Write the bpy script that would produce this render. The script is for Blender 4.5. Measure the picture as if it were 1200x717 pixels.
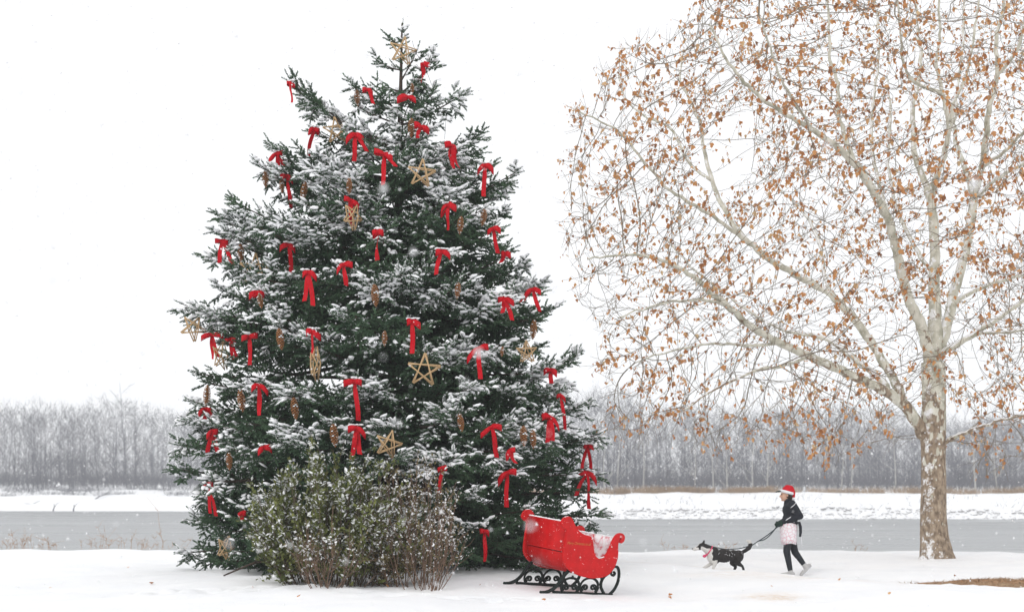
import bpy, bmesh, math, random
import numpy as np
from mathutils import Vector, Matrix, Euler, kdtree, noise as mnoise

for o in list(bpy.data.objects):
    bpy.data.objects.remove(o, do_unlink=True)
random.seed(7)
rng = np.random.default_rng(7)
scene = bpy.context.scene
COL = scene.collection
R = math.radians

# ------------------------------------------------------------------ camera
F_PX, CX, HY, CAMZ = 1700.0, 600.0, 562.0, 1.68     # focal length in px of a 1200 px wide frame, horizon row, eye height
cam_data = bpy.data.cameras.new('camera')
cam_data.sensor_width = 36.0
cam_data.lens = F_PX / 1200.0 * 36.0
cam_data.shift_y = (HY - 358.5) / 1200.0
cam_data.clip_start = 0.1
cam_data.clip_end = 3000.0
cam_data.dof.use_dof = True
cam_data.dof.focus_distance = 25.0
cam_data.dof.aperture_fstop = 1.7
cam = bpy.data.objects.new('camera', cam_data)
cam.location = (0, 0, CAMZ)
cam.rotation_euler = (R(90), 0, 0)
COL.objects.link(cam)
scene.camera = cam

# ------------------------------------------------------------------ sky and sun (overcast, snowing)
SUN_EL, SUN_AZ = R(38), R(-35)
world = bpy.data.worlds.new('World')
scene.world = world
world.use_nodes = True
wn, wl = world.node_tree.nodes, world.node_tree.links
wn.clear()
w_out = wn.new('ShaderNodeOutputWorld')
w_bg = wn.new('ShaderNodeBackground')
w_bg.inputs['Strength'].default_value = 0.1
w_sky = wn.new('ShaderNodeTexSky')
w_sky.sky_type = 'NISHITA'
w_sky.sun_disc = False
w_sky.sun_elevation = SUN_EL
w_sky.sun_rotation = SUN_AZ
w_hsv = wn.new('ShaderNodeHueSaturation')
w_hsv.inputs['Saturation'].default_value = 0.25
w_mix = wn.new('ShaderNodeMixRGB')                    # a thick even snow cloud over the clear sky
w_mix.inputs['Fac'].default_value = 0.94
w_mix.inputs['Color2'].default_value = (10.9, 11.0, 11.2, 1)
wl.new(w_sky.outputs['Color'], w_hsv.inputs['Color'])
wl.new(w_hsv.outputs['Color'], w_mix.inputs['Color1'])
wl.new(w_mix.outputs['Color'], w_bg.inputs['Color'])
wl.new(w_bg.outputs['Background'], w_out.inputs['Surface'])

sun_data = bpy.data.lights.new('sun', 'SUN')
sun_data.energy = 1.0
sun_data.angle = R(25)
sun_data.color = (1.0, 0.97, 0.93)
sun = bpy.data.objects.new('sun', sun_data)
_sd = Vector((math.sin(SUN_AZ) * math.cos(SUN_EL), -math.cos(SUN_AZ) * math.cos(SUN_EL), math.sin(SUN_EL)))
sun.rotation_euler = _sd.to_track_quat('Z', 'Y').to_euler()
sun.location = (0, 0, 60)
COL.objects.link(sun)

vs = scene.view_settings
vs.view_transform = 'Standard'
vs.look = 'None'
vs.exposure = 0.0
vs.gamma = 1.0
vs.use_curve_mapping = False
cy = scene.cycles
cy.max_bounces = 6
cy.diffuse_bounces = 3
cy.glossy_bounces = 2
cy.transmission_bounces = 3
cy.volume_bounces = 1
cy.transparent_max_bounces = 8
cy.use_denoising = True
cy.use_adaptive_sampling = True
cy.adaptive_threshold = 0.02
cy.caustics_reflective = False
cy.caustics_refractive = False

# ------------------------------------------------------------------ helpers
def at(px, py, Y):
    """the point that pixel (px, py) sees at depth Y"""
    return Vector(((px - CX) / F_PX * Y, Y, CAMZ - (py - HY) / F_PX * Y))

def tag(o, label=None, cat=None, group=None, kind=None):
    if label: o['label'] = label
    if cat: o['category'] = cat
    if group: o['group'] = group
    if kind: o['kind'] = kind
    return o

def empty(name, loc=(0, 0, 0), rz=0.0):
    o = bpy.data.objects.new(name, None)
    o.empty_display_size = 0.1
    o.location = loc
    o.rotation_euler = (0, 0, rz)
    COL.objects.link(o)
    return o

def link(name, me, mat=None, parent=None):
    o = bpy.data.objects.new(name, me)
    if mat is not None:
        me.materials.clear()
        for m in (mat if isinstance(mat, (list, tuple)) else [mat]):
            me.materials.append(m)
    COL.objects.link(o)
    if parent is not None:
        o.parent = parent
    return o

def np_mesh(name, V, T, smooth=False, attr=None):
    """triangle mesh from numpy arrays; attr = {name: float per vertex}"""
    V = np.ascontiguousarray(V, dtype=np.float32)
    T = np.ascontiguousarray(T, dtype=np.int32)
    me = bpy.data.meshes.new(name)
    me.vertices.add(len(V))
    me.vertices.foreach_set('co', V.ravel())
    me.loops.add(T.size)
    me.loops.foreach_set('vertex_index', T.ravel())
    me.polygons.add(len(T))
    me.polygons.foreach_set('loop_start', np.arange(0, T.size, T.shape[1], dtype=np.int32))
    me.polygons.foreach_set('loop_total', np.full(len(T), T.shape[1], dtype=np.int32))
    if smooth:
        me.polygons.foreach_set('use_smooth', np.ones(len(T), dtype=bool))
    me.update(calc_edges=True)
    if attr:
        for k, a in attr.items():
            at_ = me.attributes.new(k, 'FLOAT', 'POINT')
            at_.data.foreach_set('value', np.ascontiguousarray(a, dtype=np.float32))
    return me

class TB:
    """collects vertices and faces (any size) and builds ONE mesh"""
    def __init__(self):
        self.v, self.f = [], []
    def add(self, vs, fs):
        b = len(self.v)
        self.v.extend([tuple(p) for p in vs])
        self.f.extend([tuple(b + i for i in f) for f in fs])
    def box(self, c, s, rot=None):
        c = Vector(c); s = Vector(s) * 0.5
        pts = []
        for x in (-1, 1):
            for y in (-1, 1):
                for z in (-1, 1):
                    p = Vector((x * s.x, y * s.y, z * s.z))
                    if rot: p = rot @ p
                    pts.append(c + p)
        self.add(pts, [(0, 1, 3, 2), (4, 6, 7, 5), (0, 4, 5, 1), (2, 3, 7, 6), (0, 2, 6, 4), (1, 5, 7, 3)])
    def tube(self, pts, rad, n=8, cap=True, flat=1.0, up=None):
        """round (or flattened) tube along pts; rad a number or one per point"""
        pts = [Vector(p) for p in pts]
        if not hasattr(rad, '__len__'): rad = [rad] * len(pts)
        rings = []
        prev = None
        for i, p in enumerate(pts):
            a = pts[max(i - 1, 0)]; b = pts[min(i + 1, len(pts) - 1)]
            d = (b - a).normalized() if (b - a).length > 1e-9 else Vector((0, 0, 1))
            if up is not None: u = up.cross(d)
            elif prev is not None: u = prev - d * prev.dot(d)
            else: u = d.orthogonal()
            if u.length < 1e-6: u = d.orthogonal()
            u.normalize(); prev = u
            w = d.cross(u)
            rings.append([p + (u * math.cos(k / n * 2 * math.pi) + w * math.sin(k / n * 2 * math.pi) * flat) * rad[i] for k in range(n)])
        vs = [q for r in rings for q in r]
        fs = []
        for i in range(len(pts) - 1):
            for k in range(n):
                a = i * n + k; b = i * n + (k + 1) % n
                fs.append((a, b, b + n, a + n))
        if cap:
            fs.append(tuple(range(n - 1, -1, -1)))
            fs.append(tuple((len(pts) - 1) * n + k for k in range(n)))
        self.add(vs, fs)
    def ball(self, c, r, n=10, m=7, rot=None):
        c = Vector(c)
        r = Vector(r) if hasattr(r, '__len__') else Vector((r, r, r))
        vs = []
        for i in range(m + 1):
            th = math.pi * i / m
            for k in range(n):
                ph = 2 * math.pi * k / n
                p = Vector((math.sin(th) * math.cos(ph) * r.x, math.sin(th) * math.sin(ph) * r.y, math.cos(th) * r.z))
                if rot: p = rot @ p
                vs.append(c + p)
        fs = []
        for i in range(m):
            for k in range(n):
                a = i * n + k; b = i * n + (k + 1) % n
                fs.append((a, a + n, b + n, b))
        self.add(vs, fs)
    def mesh(self, name, smooth=False):
        me = bpy.data.meshes.new(name)
        me.from_pydata(self.v, [], self.f)
        me.update()
        if smooth:
            me.polygons.foreach_set('use_smooth', np.ones(len(me.polygons), dtype=bool))
        return me
    def build(self, name, mat, parent=None, smooth=False):
        return link(name, self.mesh(name, smooth), mat, parent)

def remeshed(tb, voxel, smooth_it=6, factor=0.5):
    """one continuous skin over everything collected in tb"""
    me = tb.mesh('tmp')
    ts = bpy.data.scenes.new('tmp')
    o = bpy.data.objects.new('tmp', me); ts.collection.objects.link(o)
    m = o.modifiers.new('r', 'REMESH'); m.mode = 'VOXEL'; m.voxel_size = voxel; m.use_smooth_shade = True
    s = o.modifiers.new('s', 'SMOOTH'); s.iterations = smooth_it; s.factor = factor
    ts.view_layers[0].update(); dg = ts.view_layers[0].depsgraph
    out = bpy.data.meshes.new_from_object(o.evaluated_get(dg))
    bpy.data.objects.remove(o, do_unlink=True)
    bpy.data.meshes.remove(me)
    bpy.data.scenes.remove(ts)
    out.polygons.foreach_set('use_smooth', np.ones(len(out.polygons), dtype=bool))
    return out

# chains of points with radii -> one numpy tube mesh (used for thousands of twigs)
class Tubes:
    def __init__(self): self.V, self.T, self.n = [], [], 0
    def add(self, P, rad, sides):
        P = np.asarray(P, dtype=np.float64); rad = np.asarray(rad)
        k = len(P)
        D = np.empty_like(P)
        D[1:-1] = P[2:] - P[:-2]; D[0] = P[1] - P[0]; D[-1] = P[-1] - P[-2]
        D /= np.maximum(np.linalg.norm(D, axis=1, keepdims=True), 1e-9)
        ref = np.array([0.31, 0.52, 0.80]) if abs(D[0] @ np.array([0.31, 0.52, 0.80])) < 0.9 else np.array([1.0, 0, 0])
        U = np.cross(D, ref); U /= np.maximum(np.linalg.norm(U, axis=1, keepdims=True), 1e-9)
        W = np.cross(D, U)
        a = np.arange(sides) / sides * 2 * np.pi
        ring = (P[:, None, :] + rad[:, None, None] * (np.cos(a)[None, :, None] * U[:, None, :] + np.sin(a)[None, :, None] * W[:, None, :]))
        self.V.append(ring.reshape(-1, 3))
        i = np.arange(k - 1)[:, None] * sides; s = np.arange(sides)[None, :]; s2 = (s + 1) % sides
        A = (i + s).ravel() + self.n; B = (i + s2).ravel() + self.n
        self.T.append(np.stack([A, B, B + sides, A + sides], 1))
        self.n += k * sides
    def build(self, name, mat, parent=None, smooth=True):
        return link(name, np_mesh(name, np.concatenate(self.V), np.concatenate(self.T), smooth), mat, parent)

# ------------------------------------------------------------------ materials
MATS = {}
def nmat(name):
    m = bpy.data.materials.new(name); m.use_nodes = True
    nt = m.node_tree
    b = nt.nodes['Principled BSDF']
    MATS[name] = m
    return m, nt.nodes, nt.links, b
def noise_node(n, l, scale, detail=4, rough=0.55, vec=None):
    t = n.new('ShaderNodeTexNoise')
    t.inputs['Scale'].default_value = scale; t.inputs['Detail'].default_value = detail; t.inputs['Roughness'].default_value = rough
    if vec is not None: l.new(vec, t.inputs['Vector'])
    return t
def ramp(n, l, fac, stops):
    r = n.new('ShaderNodeValToRGB')
    e = r.color_ramp.elements
    while len(e) < len(stops): e.new(0.5)
    for i, (p, c) in enumerate(stops):
        e[i].position = p
        e[i].color = (c[0], c[1], c[2], 1) if hasattr(c, '__len__') else (c, c, c, 1)
    l.new(fac, r.inputs['Fac'])
    return r
def simple(name, c1, c2=None, scale=20, rough=0.7, bump=0.0, bscale=None, spec=0.3, coord='Object'):
    m, n, l, b = nmat(name)
    tc = n.new('ShaderNodeTexCoord')
    t = noise_node(n, l, scale, 5, 0.6, tc.outputs[coord])
    c2 = c2 or tuple(x * 0.75 for x in c1)
    r = ramp(n, l, t.outputs['Fac'], [(0.3, c2), (0.7, c1)])
    l.new(r.outputs['Color'], b.inputs['Base Color'])
    b.inputs['Roughness'].default_value = rough
    b.inputs['Specular IOR Level'].default_value = spec
    if bump:
        t2 = noise_node(n, l, bscale or scale * 2, 4, 0.6, tc.outputs[coord])
        bp = n.new('ShaderNodeBump'); bp.inputs['Strength'].default_value = bump; bp.inputs['Distance'].default_value = 0.02
        l.new(t2.outputs['Fac'], bp.inputs['Height']); l.new(bp.outputs['Normal'], b.inputs['Normal'])
    return m

SNOW = (0.90, 0.905, 0.92)
def snow_attr_mat(name, c1, c2, scale, rough=0.75, transl=0.0, attr='snow'):
    """a leaf or needle colour with real snow where the mesh attribute says snow lies"""
    m, n, l, b = nmat(name)
    tc = n.new('ShaderNodeTexCoord')
    t = noise_node(n, l, scale, 3, 0.6, tc.outputs['Object'])
    r = ramp(n, l, t.outputs['Fac'], [(0.32, c2), (0.68, c1)])
    a = n.new('ShaderNodeAttribute'); a.attribute_name = attr
    mx = n.new('ShaderNodeMixRGB'); mx.inputs['Color2'].default_value = (*SNOW, 1)
    l.new(a.outputs['Fac'], mx.inputs['Fac']); l.new(r.outputs['Color'], mx.inputs['Color1'])
    l.new(mx.outputs['Color'], b.inputs['Base Color'])
    b.inputs['Roughness'].default_value = rough
    b.inputs['Specular IOR Level'].default_value = 0.2
    return m

M_clump = simple('snow_clump', (0.92, 0.925, 0.94), (0.88, 0.885, 0.90), 30, 0.8, 0.3, 60)
M_needle = snow_attr_mat('spruce_needle', (0.102, 0.172, 0.094), (0.028, 0.058, 0.034), 2.2)
M_sprucewood = simple('spruce_bark', (0.085, 0.06, 0.045), (0.04, 0.03, 0.025), 18, 0.9, 0.5)
M_shrubleaf = snow_attr_mat('shrub_leaf', (0.17, 0.185, 0.055), (0.07, 0.09, 0.03), 3.5)
M_shrubtwig = simple('shrub_twig', (0.15, 0.11, 0.08), (0.08, 0.06, 0.045), 9, 0.85)
M_redtwig = simple('red_brown_twig', (0.21, 0.13, 0.09), (0.11, 0.075, 0.055), 9, 0.85)
M_red = simple('red_velvet', (0.54, 0.003, 0.012), (0.36, 0.002, 0.008), 40, 0.6, 0.15, 90, spec=0.12)
M_star = simple('straw_stick', (0.58, 0.40, 0.22), (0.40, 0.26, 0.13), 25, 0.7)
M_cone = snow_attr_mat('cone_scale', (0.46, 0.20, 0.07), (0.24, 0.10, 0.04), 30, 0.6)
M_conecore = simple('cone_core', (0.13, 0.06, 0.03), (0.07, 0.035, 0.02), 30, 0.8)
M_cord = simple('dark_cord', (0.05, 0.06, 0.05), (0.03, 0.035, 0.03), 10, 0.6)
M_flake = simple('snow_flake', (0.92, 0.92, 0.93), (0.9, 0.9, 0.92), 5, 0.9)
# ------------------------------------------------------------------ ground, river, far bank
WATER_Z = -3.87
SPX, SPY = (458 - CX) / F_PX * 26.0, 26.0            # spruce foot
SL0 = np.array([(655 - CX) / F_PX * 21.3, 21.3])     # sleigh: near rear runner foot
PATH = np.array([[(px - CX) / F_PX * d, d] for px, d in ((560, 33.0), (700, 31.0), (780, 28.9), (870, 27.0), (930, 26.2), (1000, 25.2), (1080, 24.2), (1160, 23.7), (1300, 23.2), (1700, 22.5))])

def sstep(a, b, x):
    t = np.clip((x - a) / (b - a), 0, 1)
    return t * t * (3 - 2 * t)
def path_dist(x, y):
    best = np.full(np.shape(x), 1e9)
    side = np.zeros(np.shape(x)); along = np.zeros(np.shape(x)); run = 0.0
    for a, b in zip(PATH[:-1], PATH[1:]):
        d = b - a; L = np.hypot(*d); d = d / L
        t = np.clip((x - a[0]) * d[0] + (y - a[1]) * d[1], 0, L)
        qx, qy = a[0] + d[0] * t, a[1] + d[1] * t
        r = np.hypot(x - qx, y - qy)
        s = (x - a[0]) * (-d[1]) + (y - a[1]) * d[0]
        m = r < best
        best = np.where(m, r, best); side = np.where(m, s, side); along = np.where(m, run + t, along)
        run += L
    return best, side, along
def lawn_edge(x):
    return 36.5 - 0.09 * np.clip(x, -25, 25) + 0.35 * np.sin(x * 0.35 + 1) + 0.18 * np.sin(x * 1.1)
def shore(x):
    return 205 + 53 * (1 - sstep(-62, 10, x)) + 2.0 * np.sin(x * 0.045) + 0.8 * np.sin(x * 0.21 + 2)
def gz(x, y):
    x = np.asarray(x, dtype=np.float64); y = np.asarray(y, dtype=np.float64)
    z = 0.035 * np.sin(x * 0.55 + 0.7) * np.cos(y * 0.45) + 0.018 * np.sin(x * 1.3 + y * 0.9) + 0.012 * np.sin(x * 2.9 - y * 1.7 + 1)
    z = z + 0.20 * np.exp(-((x - SPX) / 4.0) ** 2 - ((y - 25.0) / 5.0) ** 2)
    # slope the sleigh stands on
    zp = -0.118 * (x - SL0[0]) + 0.028 * (y - SL0[1])
    rr = np.hypot((x - SL0[0] - 0.15), (y - SL0[1] - 0.75))
    z = z + (zp - z) * (1 - sstep(1.0, 2.6, rr))
    # trodden path: a shallow trough with a low lip towards the camera
    d, s, al = path_dist(x, y)
    z = z - 0.055 * np.exp(-(d / 0.55) ** 2) + 0.05 * np.exp(-((s + 1.3) / 0.7) ** 2) * (x > 1.5) * (1 - sstep(4.5, 6.5, x))
    z = z - 0.014 * sstep(28, 40, y) * (y - 28)
    e = lawn_edge(x)
    s_ = sstep(0, 9.0, y - e)
    z = z * (1 - s_) + (-5.6) * s_
    # far bank
    f = y - shore(x)
    fz = np.where(f < 0, -5.6 + 1.73 * sstep(-10, 0, f), WATER_Z + 1.35 * sstep(0, 5, f) + 2.3 * sstep(4, 40, f) + 0.5 * sstep(38, 60, f))
    fz = fz + (f > 3) * (0.10 * np.sin(x * 0.31 + f * 0.2) + 0.08 * np.sin(x * 0.9 - f * 0.55) + 0.20 * np.sin(f * 0.7 + 0.8 * np.sin(x * 0.11)) + 0.12 * np.sin(f * 1.7 + 1.5 * np.sin(x * 0.17)))
    return np.where(y > 120, fz, z)
def g1(x, y): return float(gz(x, y))

def spaced(a, b, step, grow=None):
    return list(np.arange(a, b, step))
xs = np.concatenate([np.arange(-17, -10.5, .4), np.arange(-10.5, 10.5, .15), np.arange(10.5, 17.1, .4)])
ext, s = [], 0.3
v = 17.2
while v < 430: ext.append(v); s = min(s * 1.13, 4.0); v += s
xs = np.concatenate([-np.array(ext[::-1]), xs, np.array(ext)])
ys = np.concatenate([np.arange(-25, 13, 2.0), np.arange(13, 17.5, .5), np.arange(17.5, 29, .115), np.arange(29, 37.5, 0.2), np.arange(37.6, 47, 0.5), np.arange(48, 186, 6.0), np.arange(186, 300, 1.5), np.geomspace(301, 520, 22)])
GX, GY = np.meshgrid(xs, ys)
GZ = gz(GX, GY)
lum = np.zeros_like(GZ)
nearm = (GY > 12) & (GY < 40) & (np.abs(GX) < 18)
idx = np.argwhere(nearm)
for i, j in idx:
    x, y = GX[i, j], GY[i, j]
    lum[i, j] = 0.026 * mnoise.noise((x * 0.9, y * 0.9, 0)) + 0.016 * mnoise.noise((x * 2.6, y * 2.6, 3)) + 0.006 * mnoise.noise((x * 6, y * 6, 7))
dd_, ss_, aa_ = path_dist(GX[nearm], GY[nearm])
rough_ = np.exp(-((ss_ + .35) / 0.9) ** 2) * (dd_ < 3)
lum[nearm] += rough_ * np.array([0.030 * mnoise.noise((x * 4.2, y * 5.5, 11)) + 0.016 * mnoise.noise((x * 9, y * 11, 5)) for x, y in zip(GX[nearm], GY[nearm])])
# footprints along the path and across the snow by the tree
fp = []
run = np.concatenate([[0], np.cumsum(np.hypot(*np.diff(PATH, axis=0).T))])
for k, d in enumerate(np.arange(1.0, run[-1] - 8, 0.36)):
    px_, py_ = np.interp(d, run, PATH[:, 0]), np.interp(d, run, PATH[:, 1])
    fp.append((px_ + rng.normal(0, .05), py_ + (0.14 if k % 2 else -0.14) + rng.normal(0, .04)))
for k in range(34):
    fp.append((SL0[0] - 6.2 + k * 0.33 + rng.normal(0, .05), 20.3 + 0.35 * math.sin(k * 0.3) + (0.12 if k % 2 else -0.12)))
for fx, fy in fp:
    m = nearm & (np.abs(GX - fx) < 0.5) & (np.abs(GY - fy) < 0.5)
    r2 = ((GX[m] - fx) / 0.17) ** 2 + ((GY[m] - fy) / 0.13) ** 2
    lum[m] += -0.075 * np.exp(-r2 ** 2) + 0.024 * np.exp(-(np.sqrt(r2) - 1.6) ** 2 * 4)
GZ = GZ + lum
nx, ny = len(xs), len(ys)
V = np.stack([GX.ravel(), GY.ravel(), GZ.ravel()], 1)
ii = (np.arange(ny - 1)[:, None] * nx + np.arange(nx - 1)[None, :]).ravel()
Q = np.stack([ii, ii + 1, ii + nx + 1, ii + nx], 1)
# where the turf shows through: right end of the path, and a sandy smudge
d, s_, al = path_dist(V[:, 0], V[:, 1])
px_ = CX + F_PX * V[:, 0] / np.maximum(V[:, 1], 1)
bare = np.exp(-(s_ / (0.12 + 0.85 * sstep(1030, 1190, px_))) ** 4) * (d < 1.6) * sstep(1020, 1090, px_) * (V[:, 1] < 30)
sm = at(905, 699, 20.9)
sand = 0.8 * np.exp(-((V[:, 0] - sm.x) / 0.38) ** 2 - ((V[:, 1] - 20.9) / 0.55) ** 2)
for (a_, b_) in ((870, 24.8), (960, 24.2), (800, 27.6)):
    q = at(a_, 690, b_); sand += 0.22 * np.exp(-((V[:, 0] - q.x) / 1.1) ** 2 - ((V[:, 1] - b_) / 0.5) ** 2)

M_ground, n, l, b = nmat('snow_ground')
tc = n.new('ShaderNodeTexCoord')
t1 = noise_node(n, l, 0.9, 6, 0.6, tc.outputs['Object'])
t2 = noise_node(n, l, 9.0, 6, 0.7, tc.outputs['Object'])
t3 = noise_node(n, l, 55.0, 3, 0.6, tc.outputs['Object'])
r1 = ramp(n, l, t1.outputs['Fac'], [(0.3, (0.86, 0.87, 0.89)), (0.65, (0.93, 0.932, 0.938))])
tg = noise_node(n, l, 26.0, 6, 0.75, tc.outputs['Object'])
rg = ramp(n, l, tg.outputs['Fac'], [(0.3, (0.20, 0.10, 0.05)), (0.5, (0.40, 0.21, 0.10)), (0.72, (0.58, 0.40, 0.25))])
ab = n.new('ShaderNodeAttribute'); ab.attribute_name = 'bare'
as_ = n.new('ShaderNodeAttribute'); as_.attribute_name = 'sand'
ma = n.new('ShaderNodeMath'); ma.operation = 'MULTIPLY_ADD'; ma.inputs[1].default_value = 1.1; ma.inputs[2].default_value = -0.55
l.new(t2.outputs['Fac'], ma.inputs[0])
mb = n.new('ShaderNodeMath'); mb.operation = 'ADD'; l.new(ab.outputs['Fac'], mb.inputs[0]); l.new(ma.outputs['Value'], mb.inputs[1])
rb = ramp(n, l, mb.outputs['Value'], [(0.42, 0), (0.62, 1)])
mx1 = n.new('ShaderNodeMixRGB'); l.new(rb.outputs['Color'], mx1.inputs['Fac']); l.new(r1.outputs['Color'], mx1.inputs['Color1']); l.new(rg.outputs['Color'], mx1.inputs['Color2'])
ms = n.new('ShaderNodeMath'); ms.operation = 'MULTIPLY'; l.new(as_.outputs['Fac'], ms.inputs[0])
rs = ramp(n, l, t2.outputs['Fac'], [(0.34, 0.1), (0.60, 1.0)]); l.new(rs.outputs['Color'], ms.inputs[1])
mx2 = n.new('ShaderNodeMixRGB'); mx2.inputs['Color2'].default_value = (0.62, 0.44, 0.27, 1)
l.new(ms.outputs['Value'], mx2.inputs['Fac']); l.new(mx1.outputs['Color'], mx2.inputs['Color1'])
l.new(mx2.outputs['Color'], b.inputs['Base Color'])
b.inputs['Roughness'].default_value = 0.75; b.inputs['Specular IOR Level'].default_value = 0.25
ad = n.new('ShaderNodeMath'); ad.operation = 'MULTIPLY_ADD'; ad.inputs[1].default_value = 0.35; l.new(t3.outputs['Fac'], ad.inputs[0]); l.new(t2.outputs['Fac'], ad.inputs[2])
bp = n.new('ShaderNodeBump'); bp.inputs['Strength'].default_value = 0.35; bp.inputs['Distance'].default_value = 0.04
l.new(ad.outputs['Value'], bp.inputs['Height']); l.new(bp.outputs['Normal'], b.inputs['Normal'])
ground = link('snowy_ground', np_mesh('snowy_ground', V, Q, True, {'bare': bare, 'sand': sand}), M_ground)
tag(ground, kind='structure')

M_water, n, l, b = nmat('river_water')
tc = n.new('ShaderNodeTexCoord'); mp = n.new('ShaderNodeMapping')
mp.inputs['Scale'].default_value = (0.022, 0.30, 1); l.new(tc.outputs['Object'], mp.inputs['Vector'])
t1 = noise_node(n, l, 1.0, 6, 0.62, mp.outputs['Vector'])
mp2 = n.new('ShaderNodeMapping'); mp2.inputs['Scale'].default_value = (0.5, 2.2, 1); l.new(tc.outputs['Object'], mp2.inputs['Vector'])
t2 = noise_node(n, l, 1.0, 4, 0.6, mp2.outputs['Vector'])
r1 = ramp(n, l, t1.outputs['Fac'], [(0.30, (0.19, 0.20, 0.205)), (0.52, (0.27, 0.28, 0.285)), (0.68, (0.46, 0.47, 0.48))])   # drifting slush
l.new(r1.outputs['Color'], b.inputs['Base Color'])
rr_ = ramp(n, l, t1.outputs['Fac'], [(0.35, 0.22), (0.65, 0.5)]); l.new(rr_.outputs['Color'], b.inputs['Roughness'])
bp = n.new('ShaderNodeBump'); bp.inputs['Strength'].default_value = 0.5; bp.inputs['Distance'].default_value = 0.12
l.new(t2.outputs['Fac'], bp.inputs['Height']); l.new(bp.outputs['Normal'], b.inputs['Normal'])
me = bpy.data.meshes.new('river')
me.from_pydata([(-429, 36, WATER_Z), (429, 36, WATER_Z), (429, 275, WATER_Z), (-429, 275, WATER_Z)], [], [(0, 1, 2, 3)])
tag(link('river', me, M_water), kind='structure')
# ------------------------------------------------------------------ the spruce
SP_Z = g1(SPX, SPY)
spruce = empty('spruce_tree', (SPX, SPY, SP_Z))
tag(spruce, 'tall snow-dusted spruce hung with red bows, straw stars and cones', 'spruce tree')
SP = np.array([SPX, SPY, 0.0])
L_PY = [22, 60, 100, 130, 160, 200, 240, 260, 300, 350, 400, 440, 480, 530, 560, 600, 650, 680]
L_PX = [471, 457, 442, 405, 360, 335, 305, 280, 275, 240, 252, 248, 242, 220, 222, 245, 225, 235]
R_PY = [22, 60, 100, 130, 160, 210, 240, 280, 320, 350, 400, 430, 480, 530, 570, 600, 640, 680]
R_PX = [474, 486, 505, 522, 542, 585, 570, 578, 598, 625, 622, 650, 676, 695, 696, 698, 690, 670]
def axis_px(py): return np.interp(py, [22, 660], [472, 458])
def rad_lr(py):
    k = 26.0 / F_PX
    return (axis_px(py) - np.interp(py, L_PY, L_PX)) * k, (np.interp(py, R_PY, R_PX) - axis_px(py)) * k
def surf(px, py, f=0.93):
    """the point of the crown's front surface that pixel (px,py) looks at"""
    Y = SPY
    for _ in range(4):
        rl, rr = rad_lr(py); Rm = 0.5 * (rl + rr) * f
        dx = (px - axis_px(py)) / F_PX * Y
        Y = SPY - math.sqrt(max(Rm * Rm - dx * dx, 0.0))
    return np.array(at(px, py, Y))

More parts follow.
